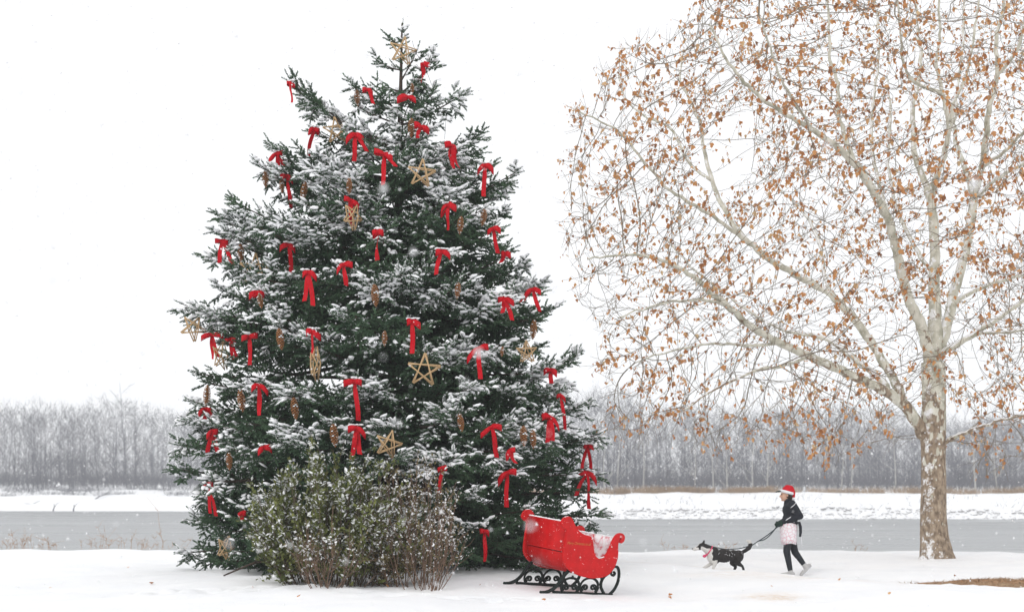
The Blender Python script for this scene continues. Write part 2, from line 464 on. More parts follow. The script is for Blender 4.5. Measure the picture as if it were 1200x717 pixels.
# ornaments: pixel of the knot, and how it hangs
BOWS = [  # knot, tails (end offsets in px), loop half-width px, snowy, label
 ((345,104), [(5,22)], 6, 1, 'small red bow at the tip of the lone upswept upper left branch'),
 ((369,154), [(-4,29)], 8, 1, 'red bow with one long tail against sky, left of the upper left star'),
 ((418,161), [(-1,28),(13,18)], 9, 1, 'snowy red bow just right of the upper left straw star'),
 ((433,112), [(7,17)], 6, 1, 'snow-streaked red ribbon beside the dark cone high on the left'),
 ((480,121), [], 11, 1, 'snow-capped red bow without tails near the top, above a cone'),
 ((500,82), [(-4,19)], 7, 0, 'topmost red bow, on the right just below the top star'),
 ((326,183), [(3,13),(8,12)], 7, 1, 'small red bow on the left branch tip above two hanging cones'),
 ((338,209), [(5,33)], 9, 0, 'big red bow with one long tail between two cones on the upper left'),
 ((452,184), [(0,36),(13,16)], 10, 1, 'red bow with a thin long tail left of the upper middle star'),
 ((494,152), [(-6,14)], 8, 0, 'half hidden red bow right behind the orange cone near the top'),
 ((528,174), [(-9,24),(-2,26),(6,24)], 8, 0, 'red bow with three side by side tails on the upper right'),
 ((568,197), [(-1,33)], 10, 1, 'red bow with broad tail near the upper right branch tip'),
 ((527,243), [(2,27)], 10, 1, 'red bow just left of two cones hanging against sky'),
 ((263,284), [(-3,23),(13,26)], 7, 0, 'leftmost of the middle bows, its two tails hanging clear against sky'),
 ((341,289), [(3,29)], 9, 1, 'snowy red bow right of the left star with short wide tail'),
 ((364,321), [(-3,31),(7,36)], 8, 1, 'red bow with two long wide tails left of the tree centre'),
 ((404,312), [(3,23)], 10, 1, 'snow-capped drooping red bow above a bright gap in the branches'),
 ((412,237), [(1,20),(4,26)], 9, 0, 'dark red bow directly under a cone and above a tilted star'),
 ((446,273), [(-4,30)], 9, 1, 'red bow with single tail near the middle of the trunk'),
 ((518,297), [(-7,25)], 9, 1, 'red bow hanging in a question mark shape right of the centre'),
 ((578,270), [(5,26)], 8, 0, 'red bow with big open loop at the right edge below two cones'),
 ((593,299), [(-5,10)], 7, 0, 'small slanting red bow at the right edge below the open loop bow'),
 ((592,351), [(-3,15),(8,23)], 11, 1, 'wide snowy red bow near the right edge, left of the tip bow'),
 ((624,341), [(10,24),(-15,14)], 11, 0, 'red bow at the right branch tip above a hanging cone'),
 ((561,409), [(0,34)], 12, 0, 'wide red bow with broad tail right of the largest star'),
 ((485,378), [(1,34)], 9, 1, 'red bow tucked under a snowy branch above the largest star'),
 ((295,395), [(1,30)], 9, 0, 'red bow with one broad tail on the left below the snowy limb'),
 ((251,393), [(7,24),(2,26)], 12, 0, 'red bow at the left edge next to the narrow hanging star'),
 ((273,398), [(2,24),(7,20)], 6, 0, 'small striped red bow just right of the narrow hanging star'),
 ((369,389), [(0,28)], 8, 1, 'snowy red bow above the star seen edge-on'),
 ((307,452), [(1,32)], 12, 0, 'red bow with long straight tail right of two lower left cones'),
 ((243,479), [(-2,16),(8,15)], 9, 0, 'red bow with two thin tails under the leftmost lower cone'),
 ((252,505), [(-5,22),(6,22)], 7, 0, 'red bow with broad left tail on the lower left branch'),
 ((247,565), [(0,32),(7,35)], 6, 0, 'lowest left red bow with two thin tails over the river'),
 ((417,447), [(4,41)], 11, 1, 'snow-covered red bow with the longest tail, left of centre'),
 ((420,501), [(-5,34),(4,28)], 11, 1, 'red bow with snow on its tails just above the bushes'),
 ((576,500), [(7,32)], 11, 0, 'red bow with slanting bright tail on the lower right'),
 ((597,528), [(4,14)], 9, 0, 'dark red bow in shade under two lower right cones'),
 ((595,553), [(-1,36)], 10, 0, 'dark red bow with broad tail below another shaded bow, lower right'),
 ((644,489), [(-5,28),(2,26)], 9, 1, 'red bow with wide double tails right of two cones'),
 ((656,463), [(6,36)], 6, 0, 'red bow with long curving tail at the right edge above the wide tailed bow'),
 ((645,434), [(1,15)], 7, 0, 'small red bow half hidden in the upper of the lower right branches'),
 ((688,522), [(-6,24),(5,24)], 6, 1, 'rightmost red bow, its tails forming an upside down V'),
 ((687,553), [(-13,24),(4,38)], 10, 1, 'red bow with long spread tails directly below the rightmost bow'),
 ((312,524), [], 8, 1, 'snow-capped red bow without tails at the left top of the bushes'),
 ((287,599), [(0,8)], 4, 0, 'tiny red ribbon end left of the bushes near the ground'),
 ((520,547), [(-6,27)], 6, 0, 'red bow partly hidden by the right end of the bushes'),
 ((568,621), [(-2,32)], 6, 0, 'lowest red bow, left of the red sleigh'),
 ((303,344), [(-2,6),(8,3)], 8, 0, 'dark red bow in shade just under the left star'),
]
CONES = [  # top, bottom px, dark, label
 ((313,203),(314,223),1,'dark cone hanging against sky under the upper left branch tip'),
 ((332,211),(333,229),0,'cone just left of the big upper left bow'),
 ((360,216),(356,238),0,'cone just right of the big upper left bow'),
 ((411,211),(411,231),0,'cone directly above the dark red bow in the upper middle'),
 ((483,142),(483,165),0,'bright orange cone high up near the trunk'),
 ((419,109),(421,128),1,'dark cone against sky high on the left'),
 ((484,101),(484,114),0,'small cone above the tailless bow near the top'),
 ((284,288),(285,309),0,'cone on the left right of the clear hanging tails'),
 ((541,256),(539,277),0,'left one of two cones hanging against sky on the right'),
 ((569,247),(565,267),0,'right one of two cones hanging against sky on the right'),
 ((440,335),(442,361),0,'fat cone in the middle of the tree beside a bright gap'),
 ((538,333),(536,352),0,'orange cone in the middle right of the tree'),
 ((306,345),(309,363),0,'cone hanging under the left star'),
 ((329,386),(332,411),0,'cone on the left right of the broad tailed bow'),
 ((452,389),(452,407),0,'small pale cone near the trunk, left of the largest star'),
 ((626,376),(624,399),1,'cone hanging below the right branch tip bow'),
 ((589,407),(588,419),0,'small cone right of the wide bow beside the largest star'),
 ((246,452),(244,476),0,'leftmost lower cone, above a bow with two thin tails'),
 ((284,457),(287,483),0,'cone between the leftmost lower cone and the straight tailed bow'),
 ((346,466),(349,492),0,'dark brown cone left of the longest tail bow'),
 ((392,497),(395,524),0,'cone just above the bushes left of the snowy tail bow'),
 ((539,485),(542,506),0,'orange cone alone right of the centre, lower part of the tree'),
 ((613,499),(614,523),0,'left one of a touching pair of cones lower right'),
 ((624,504),(625,526),0,'right one of a touching pair of cones lower right'),
 ((271,530),(272,551),0,'cone low on the left above the bushes'),
]
STARS = [  # centre, radius px, yaw deg, roll deg, label
 ((472,60),17,20,8,'topmost straw star on the tip of the tree'),
 ((396,157),16,12,-10,'straw star high on the left between two bows'),
 ((495,207),17,10,4,'straw star in the upper middle of the tree'),
 ((415,257),16,55,24,'tilted straw star below a dark red bow'),
 ((302,318),19,15,0,'straw star on the left above a shaded cone'),
 ((230,386),16,30,28,'leftmost straw star hanging against sky'),
 ((263,418),18,66,6,'narrow straw star hanging between two left bows'),
 ((372,428),21,84,10,'straw star seen edge-on left of the centre'),
 ((498,435),20,5,2,'largest straw star in the middle of the tree facing forward'),
 ((617,414),14,30,-6,'straw star on the right edge below a hanging cone'),
 ((457,521),17,25,14,'straw star resting above the right part of the bushes'),
 ((268,641),15,60,20,'straw star low at the left near the ground'),
]
BR = []     # branches: (start xyz, tip xyz)
def add_branch(tip, rise=None):
    tip = np.array(tip, dtype=float)
    tip[2] = max(tip[2], g1(tip[0], tip[1]) + 0.08)
    h = tip[2] - SP_Z
    L = math.hypot(tip[0] - SPX, tip[1] - SPY)
    if rise is None:
        rise = float(np.interp(h, [0, 1.2, 3.0, 5.5, 7.5, 9.2], [-0.22, -0.16, -0.02, 0.12, 0.35, 0.9]))
    zs = min(max(h - rise * L + rng.normal(0, .05) * L, 0.35), 9.25)
    BR.append((np.array([SPX + (axis_px(60) - 458) / F_PX * 26 * zs / 9.6, SPY, SP_Z + zs]), tip))
ORN_POS = {}
for k, bw in enumerate(BOWS):
    p = surf(*bw[0]); ORN_POS['b', k] = p
    add_branch(p + np.array([0, 0.0, 0.01]))
for k, c in enumerate(CONES):
    p = surf(*c[0]); ORN_POS['c', k] = p
    add_branch(p + np.array([0, 0.02, 0.05]))
for k, s in enumerate(STARS):
    p = surf(s[0][0], s[0][1] - s[1]); ORN_POS['s', k] = p
    if k != 0: add_branch(p + np.array([0, 0.06, 0.05]))
    else: ORN_POS['s', 0] = np.array(at(472, 43, SPY - 0.1))
SIL = [(345,96,.75),(412,97,.7),(420,125,.5),(302,195,None),(318,172,.3),(275,236,.25),(258,253,.1),(257,272,None),(268,262,.1),(213,356,None),(255,335,.2),(240,368,None),(232,438,None),(226,470,None),(218,495,None),
       (206,521,None),(208,549,None),(230,522,None),(240,575,None),(216,648,-.35),(228,610,-.25),(245,600,-.2),(250,655,-.3),(275,662,-.2),(540,112,.35),(506,74,.7),(562,158,.3),(549,184,.2),(604,202,.35),(590,218,.2),
       (576,262,None),(600,292,.1),(612,312,.3),(632,333,.3),(641,364,None),(602,402,None),(635,405,.1),(677,415,.3),(664,452,.1),(687,474,.12),(703,508,.12),(704,556,None),(692,575,None),(705,603,None),(700,632,-.2),(684,650,-.2),
       (656,655,-.2),(625,660,-.2),(457,45,.9),(489,58,.9),(446,74,.6),(452,100,.5),(590,250,.1),(284,350,None),(248,300,None),(262,420,None),(650,430,.2)]
for px, py, rise in SIL:
    Y = SPY + rng.normal(-0.15, 0.35) * (0.25 if py < 130 else 1.0)
    add_branch(np.array(at(px, py, Y)), rise)
# filler branches all round, denser where the crown is wide
nb = 0
TIERS = np.array([112, 150, 190, 232, 272, 318, 362, 408, 455, 503, 552, 602, 645])
while nb < 215:
    py = (rng.choice(TIERS) + rng.normal(0, 7)) if nb < 165 else rng.uniform(500, 655)
    rl, rr = rad_lr(py)
    if rng.random() > (0.25 + 0.5 * (rl + rr)) / 4.2: continue
    az = rng.uniform(-math.pi, math.pi)
    if math.sin(az) > 0.25 and (rng.random() < 0.45 or nb >= 165): continue      # the far side needs fewer
    c = math.cos(az)
    Rr = (rl if c < 0 else rr) * abs(c) + 0.5 * (rl + rr) * (1 - abs(c))
    Rr *= rng.uniform(0.76, 1.0)
    x = SPX + (axis_px(py) - 458) / F_PX * 26 + Rr * c; y = SPY + Rr * math.sin(az)
    add_branch((x, y, CAMZ - (py - HY) / F_PX * (SPY if abs(c) > .8 else y if y < SPY else SPY)))
    nb += 1

wood = Tubes()
trunk_t = Tubes()
trunk_pts = [[SPX + (axis_px(60) - 458) / F_PX * 26 * t, SPY, SP_Z - 0.1 + 9.75 * t] for t in np.linspace(0, 1, 14)]
trunk_t.add(trunk_pts, np.linspace(0.19, 0.012, 14), 9)
SB, SD, SLN, STOP = [], [], [], []     # shoots: base, direction, length, along-branch weight
ZUP = np.array([0, 0, 1.0])
def nrm(v): return v / max(np.linalg.norm(v), 1e-9)
for (S, T) in BR:
    L = np.linalg.norm(T - S)
    hor = T - S; hor[2] = 0; hl = np.linalg.norm(hor)
    fwd = hor / max(hl, 1e-6)
    side = np.array([-fwd[1], fwd[0], 0])
    sag = 0.10 * L
    C = S * 0.42 + T * 0.58 + np.array([0, 0, -sag]) + side * rng.normal(0, .05) * L
    n_ = max(int(L / 0.12), 5)
    t = np.linspace(0, 1, n_)[:, None]
    P = (1 - t) ** 2 * S + 2 * t * (1 - t) * C + t * t * T
    P += np.cumsum(rng.normal(0, 0.008, P.shape), 0) * (1 - t)
    wood.add(P, np.linspace(0.012 + 0.011 * L, 0.006, n_), 5)
    seg = np.linalg.norm(np.diff(P, axis=0), axis=1); run = np.concatenate([[0], np.cumsum(seg)]); tot = run[-1]
    back = T[1] > SPY + 0.6
    start = max(0.18 * tot, tot - 1.8)
    d = start; sd = 1
    step = 0.075 if not back else 0.17
    while d < tot:
        p = np.array([np.interp(d, run, P[:, i]) for i in range(3)])
        q = np.array([np.interp(min(d + .1, tot), run, P[:, i]) for i in range(3)]); q0 = np.array([np.interp(max(d - .1, 0), run, P[:, i]) for i in range(3)])
        f = nrm(q - q0)
        rem = tot - d
        ln = min(0.25 + 0.40 * rem, 0.58, 0.10 + 0.24 * L) * rng.uniform(0.6, 1.15)
        ang = rng.uniform(0.75, 1.1)
        hang = rng.random() < 0.42
        dv = f * math.cos(ang) + side * sd * math.sin(ang) + ZUP * (rng.uniform(-1.3, -0.5) if hang else rng.uniform(-0.35, 0.30))
        if rng.random() < 0.10: dv = f * 0.7 + ZUP * 0.6 + side * sd * 0.2; ln *= 0.5
        dv = nrm(dv)
        m = max(int(ln / 0.2) + 1, 3)
        tt = np.linspace(0, 1, m)[:, None]
        Q2 = p + dv * ln * tt + (ZUP * (-0.10 * ln) * tt * (1 - tt) * 4 + ZUP * 0.10 * ln * tt ** 3)
        wood.add(Q2, np.linspace(0.006, 0.003, m), 3)
        e = 0.03 + rng.uniform(0, .03); ss = 1
        sdv = nrm(np.cross(dv, ZUP) + 1e-6)
        while e < ln:
            bp_ = p + dv * e + ZUP * (-0.10 * ln * (e / ln) * (1 - e / ln) * 4 + 0.10 * ln * (e / ln) ** 3)
            a2 = rng.uniform(0.6, 1.0)
            sv = dv * math.cos(a2) + sdv * ss * math.sin(a2) + ZUP * rng.uniform(-0.25, 0.30)
            SB.append(bp_); SD.append(nrm(sv)); SLN.append(rng.uniform(0.11, 0.21) * (1.0 if e < ln * .8 else 0.85))
            ss = -ss; e += 0.056 if not back else 0.11
        SB.append(Q2[-1] - dv * 0.02); SD.append(nrm(dv + ZUP * 0.12)); SLN.append(rng.uniform(0.14, 0.22))
        sd = -sd; d += step * rng.uniform(0.8, 1.2)
    SB.append(T - f * 0.04); SD.append(nrm(f + ZUP * 0.15)); SLN.append(rng.uniform(0.18, 0.24))
# the leader and its little crown of shoots
top = np.array(at(472, 22, SPY))
for k in range(22):
    h = rng.uniform(0.0, 0.85); a = rng.uniform(0, 6.28)
    SB.append(top - ZUP * (0.12 + h)); SD.append(nrm(np.array([math.cos(a), math.sin(a), 0.55]))); SLN.append(0.10 + 0.10 * h)
SB.append(top - ZUP * 0.22); SD.append(nrm(np.array([.03, 0, 1.0]))); SLN.append(0.23)
SB = np.array(SB); SD = np.array(SD); SLN = np.array(SLN)
keep = SB[:, 2] > gz(SB[:, 0], SB[:, 1]) + 0.03
# leave room for the ornaments: nothing grows through them
for (kd_, k_), p_ in ORN_POS.items():
    fwd_ = {'b': .22, 'c': .20, 's': .24}[kd_]
    ln_ = {'b': .30, 'c': .36, 's': .60}[kd_]
    if kd_ == 'b': ln_ = max([.15] + [t_[1] / 68 for t_ in BOWS[k_][1]]) + .03; rd_ = {'b': .13, 'c': .10, 's': .26}[kd_]
    dx_ = SB[:, 0] + SD[:, 0] * SLN * .6 - p_[0]; dz_ = SB[:, 2] + SD[:, 2] * SLN * .6 - p_[2]; dy_ = SB[:, 1] + SD[:, 1] * SLN * .6 - p_[1]
    keep &= ~((np.abs(dx_) < rd_) & (dz_ < .06) & (dz_ > -ln_) & (dy_ < 0.0) & (dy_ > -fwd_ - .35))
SB, SD, SLN = SB[keep], SD[keep], SLN[keep]
NS = len(SB)
# how open each shoot is to the falling snow: shoots above it in its column
cell = 0.22
gi = np.floor((SB[:, 0] - SPX) / cell).astype(int) + 60; gj = np.floor((SB[:, 1] - SPY) / cell).astype(int) + 60
key = gi * 200 + gj
order = np.lexsort((-SB[:, 2], key))
above = np.zeros(NS)
ks = key[order]; zz = SB[order, 2]
startk = np.concatenate([[0], np.flatnonzero(np.diff(ks)) + 1, [NS]])
for a, b_ in zip(startk[:-1], startk[1:]):
    z_ = zz[a:b_]
    n_ab = np.searchsorted(-z_, -(z_ + 0.16))          # shoots at least 16 cm higher
    above[order[a:b_]] = n_ab
big = np.array([mnoise.noise((p[0] * 1.1, p[1] * 1.1, p[2] * 1.6)) for p in SB])
fine = np.array([mnoise.noise((p[0] * 5, p[1] * 5, p[2] * 5 + 9)) for p in SB])
expo = np.exp(-above / 34.0) + 0.10
snowy = np.clip((expo * (0.62 + 1.25 * big + 0.75 * fine) - 0.22) * 1.9, 0, 1)
snowy *= np.clip(1.15 + SD[:, 2] * 0.9, 0.15, 1)

NN = 14
print('spruce shoots', NS)
U = np.cross(SD, np.where(np.abs(SD[:, 2:3]) < 0.9, [[0, 0, 1.0]], [[1.0, 0, 0]])); U /= np.linalg.norm(U, axis=1, keepdims=True)
W = np.cross(SD, U)
ph0 = rng.uniform(0, 6.28, NS)
VV, AA = [], []
for k in range(NN):
    tk = (k + 0.5) / NN
    ph = ph0 + k * 2.399 + rng.normal(0, .25, NS)
    N_ = np.cos(ph)[:, None] * U + np.sin(ph)[:, None] * W
    al = 1.1 - 0.6 * tk
    nl = (rng.uniform(0.042, 0.062, NS) * (1 - 0.25 * tk))[:, None]
    base = SB + SD * (SLN * tk)[:, None] - SD * 0.004
    tip = base + (SD * math.cos(al) + N_ * math.sin(al)) * nl
    wv = np.cross(SD, N_) * 0.0150
    VV.append(np.stack([base - wv, base + wv, tip], 1))
    up_facing = np.clip((N_[:, 2] + 0.35) * 1.4, 0, 1)  # needles pointing upward hold more snow
    sn = (rng.random(NS) < up_facing * snowy ** 1.3 * 0.95).astype(float) * np.clip(0.55 + rng.random(NS), 0, 1)
    AA.append(np.repeat(sn[:, None], 3, 1))
VV = np.stack(VV, 1).reshape(-1, 3); AA = np.stack(AA, 1).reshape(-1)
# a dark core in each shoot
core = []
for c3 in range(3):
    a3 = c3 * 2.094
    core.append(SB + (math.cos(a3) * U + math.sin(a3) * W) * 0.012)
tipc = SB + SD * (SLN * 1.02)[:, None]
CV = np.stack(core + [tipc], 1).reshape(-1, 3)
ci = np.arange(NS)[:, None] * 4 + len(VV)
CT = np.concatenate([ci + np.array([[0, 1, 3]]), ci + np.array([[1, 2, 3]]), ci + np.array([[2, 0, 3]])])
T1 = np.arange(len(VV)).reshape(-1, 3)
needle_me = np_mesh('needles', np.concatenate([VV, CV]) - np.array([SPX, SPY, SP_Z]), np.concatenate([T1, CT]), False, {'snow': np.concatenate([AA, np.zeros(len(CV))])})
tag(link('needles', needle_me, M_needle, spruce), kind='stuff')
# clumps of snow lying along the most exposed shoots
ph = (1 + 5 ** 0.5) / 2
ICO_V = np.array([(-1, ph, 0), (1, ph, 0), (-1, -ph, 0), (1, -ph, 0), (0, -1, ph), (0, 1, ph), (0, -1, -ph), (0, 1, -ph), (ph, 0, -1), (ph, 0, 1), (-ph, 0, -1), (-ph, 0, 1)]) / math.sqrt(1 + ph * ph)
ICO_T = np.array([(0, 11, 5), (0, 5, 1), (0, 1, 7), (0, 7, 10), (0, 10, 11), (1, 5, 9), (5, 11, 4), (11, 10, 2), (10, 7, 6), (7, 1, 8), (3, 9, 4), (3, 4, 2), (3, 2, 6), (3, 6, 8), (3, 8, 9), (4, 9, 5), (2, 4, 11), (6, 2, 10), (8, 6, 7), (9, 8, 1)])
def blobs(C, A, ra, rb, rc, jit=0.18):
    """many small rounded lumps: centre C, long axis A, radii along / across / up"""
    n_ = len(C)
    A = A / np.linalg.norm(A, axis=1, keepdims=True)
    S_ = np.cross(A, [[0, 0, 1.0]]); S_ /= np.maximum(np.linalg.norm(S_, axis=1, keepdims=True), 1e-6)
    Zv = np.cross(S_, A)
    v = ICO_V[None] * (1 + rng.normal(0, jit, (n_, 12, 1)))
    P = C[:, None] + v[..., 0:1] * (A * ra[:, None])[:, None] + v[..., 1:2] * (S_ * rb[:, None])[:, None] + v[..., 2:3] * (Zv * rc[:, None])[:, None]
    T = (np.arange(n_)[:, None, None] * 12 + ICO_T[None]).reshape(-1, 3)
    return P.reshape(-1, 3), T
flat = np.abs(SD[:, 2]) < 0.75
sel = np.flatnonzero(flat & (snowy * (0.75 + 0.5 * rng.random(NS)) > 0.62))
if len(sel) > 16000: sel = rng.choice(sel, 16000, False)
print('snow clumps', len(sel))
Cc = SB[sel] + SD[sel] * (SLN[sel] * rng.uniform(.3, .6, len(sel)))[:, None] + np.array([0, 0, 0.024])
Pb, Tb = blobs(Cc, SD[sel], SLN[sel] * rng.uniform(.30, .55, len(sel)), rng.uniform(.022, .055, len(sel)), rng.uniform(.013, .028, len(sel)))
# thicker joined pads where several laden shoots lie side by side
wt = (snowy > .9) & flat & (SB[:, 1] < SPY + 1.0) & (big > .05)
sel = rng.choice(np.flatnonzero(wt), min(1500, int(wt.sum())), False); m_ = len(sel)
Cc = SB[sel] + SD[sel] * (SLN[sel] * .4)[:, None] + np.array([0, 0, 0.034])
P2, T2 = blobs(Cc, SD[sel] * np.array([1, 1, .6]), rng.uniform(.06, .13, m_), rng.uniform(.04, .075, m_), rng.uniform(.016, .032, m_), .16)
Tb = np.concatenate([Tb, T2 + len(Pb)]); Pb = np.concatenate([Pb, P2])
tag(link('snow_clumps', np_mesh('snow_clumps', Pb - np.array([SPX, SPY, SP_Z]), Tb, True), M_clump, spruce), kind='stuff')
for t_, nm in ((trunk_t, 'trunk'), (wood, 'branches')):
    t_.V = [v - np.array([SPX, SPY, SP_Z]) for v in t_.V]
    ob = t_.build(nm, M_sprucewood, spruce)
    if nm == 'branches': tag(ob, kind='stuff')
# ------------------------------------------------------------------ bows, cones, stars on the spruce
def strip(tb, pts, wid, wdir, thick=0.003):
    """a ribbon of real thickness: centre line pts, width vectors"""
    n_ = len(pts)
    for i in range(n_):
        pass
    vs, fs = [], []
    for i in range(n_):
        p = Vector(pts[i]); w = Vector(wdir[i]) * wid[i] * 0.5
        a = Vector(pts[max(i - 1, 0)]); c = Vector(pts[min(i + 1, n_ - 1)])
        nn = (c - a).cross(w)
        nn = nn.normalized() * thick * 0.5 if nn.length > 1e-9 else Vector((0, thick * .5, 0))
        vs += [p - w - nn, p + w - nn, p + w + nn, p - w + nn]
    for i in range(n_ - 1):
        a = i * 4
        for k in range(4):
            fs.append((a + k, a + (k + 1) % 4, a + 4 + (k + 1) % 4, a + 4 + k))
    fs += [(3, 2, 1, 0), ((n_ - 1) * 4, (n_ - 1) * 4 + 1, (n_ - 1) * 4 + 2, (n_ - 1) * 4 + 3)]
    tb.add(vs, fs)

def make_bow(k, spec):
    (kx, ky), tails, hw, snowy_, label = spec
    p = ORN_POS['b', k]
    to_cam = np.array([0, -1, 0])
    p = p + to_cam * (0.22 + (0.16 if ky < 130 else 0))
    pp = F_PX / p[1]                               # px per metre here
    o = empty('ribbon_bow', p)
    o.rotation_euler = (rng.normal(0, .15), 0, rng.normal(0, .45))
    tag(o, label, 'bow', 'red ribbon bows on the spruce')
    rw = 0.094 if hw > 6 else 0.075
    W_ = max(hw / pp, 0.07) * 1.05
    tilt = rng.normal(0, .28)
    for s in (-1, 1):
        tb = TB(); pts, wd, ww = [], [], []
        Wl = W_ * rng.uniform(.7, 1.2); droop = rng.uniform(0.0, 0.95); pinch = rng.uniform(.4, .65); puff = rng.uniform(.035, .075)
        for i in range(13):
            a = i / 12 * 2 * math.pi
            x = s * Wl * 0.5 * (1 - math.cos(a))
            y = -puff * math.sin(a) * (1.0 if i < 6 else 0.8) - 0.01
            dz = -droop * x * s * (x * s / Wl) + x * math.tan(tilt)
            pts.append((x, y, dz - 0.012)); ww.append(rw * (pinch + 0.56 * math.sin(a / 2) ** 0.8) * (1 + .05 * math.sin(5 * a)))
            wd.append((0.25 * s * math.sin(a), 0.1, 1))
        strip(tb, pts, ww, [Vector(w).normalized() for w in wd])
        tb.build('loop', M_red, o, True)
    tb = TB()
    tb.ball((0, -0.018, -0.012), (0.026, 0.034, 0.034), 8, 6)
    tb.build('knot', M_red, o, True)
    for (tx, ty) in tails:
        tb = TB(); pts, wd, ww = [], [], []
        ex, ez = tx / pp * 1.05, -ty / pp * 1.14
        ph_ = rng.uniform(0, 6.28); tw = rng.normal(0, .5)
        for i in range(11):
            t = i / 10
            pts.append((ex * t ** 0.9 + 0.010 * math.sin(t * 5 + ph_) * t, -0.025 - 0.02 * math.sin(t * 6 + ph_) - 0.015 * t, ez * t))
            ww.append(rw * (0.50 + 0.32 * min(t * 3, 1)))
            a_ = tw * math.sin(t * 3 + ph_)
            wd.append((math.cos(a_), math.sin(a_), -0.15 * math.copysign(1, ex) * (abs(ex) > .02)))
        strip(tb, pts, ww, wd)
        tb.build('tail', M_red, o, False)
    if snowy_:
        n_ = 9
        C = np.stack([rng.uniform(-W_ * .85, W_ * .85, n_), rng.uniform(-.045, .02, n_), np.full(n_, rw * 0.42) + rng.normal(0, .006, n_)], 1)
        Pb, Tb = blobs(C, np.tile([[1.0, 0.05, 0]], (n_, 1)), rng.uniform(.02, .045, n_), rng.uniform(.016, .03, n_), rng.uniform(.010, .018, n_))
        tag(link('snow_cap', np_mesh('snow_cap', Pb, Tb, True), M_clump, o), kind='stuff')

# a cone mesh of unit length hanging down from the origin
def cone_mesh(seed):
    r_ = np.random.default_rng(seed)
    V_, T_, A_ = [], [], []
    n_ = 96
    for i in range(n_):
        t = (i + .5) / n_
        a = i * 2.39996
        rad = 0.145 * math.sin(math.pi * min(t * 0.93 + 0.07, 1)) ** 0.6
        d = np.array([math.cos(a), math.sin(a), 0]); s = np.array([-math.sin(a), math.cos(a), 0])
        c = d * rad * 0.55 + np.array([0, 0, -t * 0.97])
        w = 0.055 * (0.55 + 0.45 * math.sin(math.pi * t))
        tip = d * (rad * 1.22) + np.array([0, 0, -t * 0.97 - 0.055])
        mid = d * (rad * 1.05) + np.array([0, 0, -t * 0.97 - 0.012])
        b0 = len(V_)
        V_ += [c, mid - s * w, mid + s * w, tip, mid - s * w * .8 - np.array([0, 0, .025]), mid + s * w * .8 - np.array([0, 0, .025])]
        T_ += [(b0, b0 + 1, b0 + 2), (b0 + 1, b0 + 4, b0 + 3), (b0 + 1, b0 + 3, b0 + 2), (b0 + 2, b0 + 3, b0 + 5), (b0, b0 + 4, b0 + 1), (b0, b0 + 2, b0 + 5)]
        A_ += [float(r_.random() < 0.13)] * 6
    return np_mesh('scales', np.array(V_), np.array(T_), False, {'snow': np.array(A_)})
CONE_ME = [cone_mesh(s) for s in range(3)]
tb = TB(); tb.tube([(0, 0, 0.02), (0, 0, -.12), (0, 0, -.5), (0, 0, -.85), (0, 0, -.97)], [.02, .06, .095, .06, .01], 7)
CORE_ME = tb.mesh('core', True)
def make_cone(k, spec):
    (tx, ty), (bx, by), dark, label = spec
    p = ORN_POS['c', k] + np.array([0, -0.20, 0])
    pp = F_PX / p[1]
    L = math.hypot(bx - tx, by - ty) / pp
    o = empty('hanging_cone', p, rng.uniform(0, 6))
    o.rotation_euler = Euler((rng.normal(0, .06), math.atan2(-(bx - tx), by - ty), 0))
    tag(o, label, 'pine cone', 'cones hanging on the spruce')
    s = link('scales', CONE_ME[k % 3], M_cone, o); s.scale = (L * 1.12, L * 1.12, L)
    c = link('core', CORE_ME, M_conecore, o); c.scale = (L, L, L)
    tb = TB(); tb.tube([(0, 0, 0), (0.0, 0.02, 0.05), (0, 0.05, 0.11)], .0025, 5); tb.build('hanger', M_cord, o)

def make_star(k, spec):
    (cx_, cy_), rpx, yaw, roll, label = spec
    top_ = ORN_POS['s', k] + np.array([0, -0.24, 0])
    if k == 0: top_ = np.array(at(472, 43, SPY - 0.36))
    pp = F_PX / top_[1]
    r_ = rpx / pp
    o = empty('straw_star', (top_[0] + (cx_ - cx_) / pp, top_[1], top_[2] - r_))
    o.rotation_euler = Euler((0, R(roll), R(yaw)))
    tag(o, label, 'star', 'straw stars on the spruce')
    for layer, (yo, ro) in enumerate(((-.028, 0.0), (.028, 0.09))):
        pts = [Vector((math.sin(i * 2 * math.pi / 5 + ro) * r_, yo * (0.35 if i % 2 else 0.6), math.cos(i * 2 * math.pi / 5 + ro) * r_)) for i in range(5)]
        for i in range(5):
            a, b_ = pts[i], pts[(i + 2) % 5]
            mid = (a + b_) / 2 + Vector((0, yo * 1.6, 0))
            tb = TB(); tb.tube([a, mid, b_], [.010, .011, .010], 6)
            tb.build('stick', M_star, o, True)
    tb = TB(); tb.tube([(0, 0, r_), (0, .03, r_ + .05), (0, .08, r_ + .10)], .0025, 5); tb.build('hanger', M_cord, o)
for k, s in enumerate(BOWS): make_bow(k, s)
for k, s in enumerate(CONES): make_cone(k, s)
for k, s in enumerate(STARS): make_star(k, s)
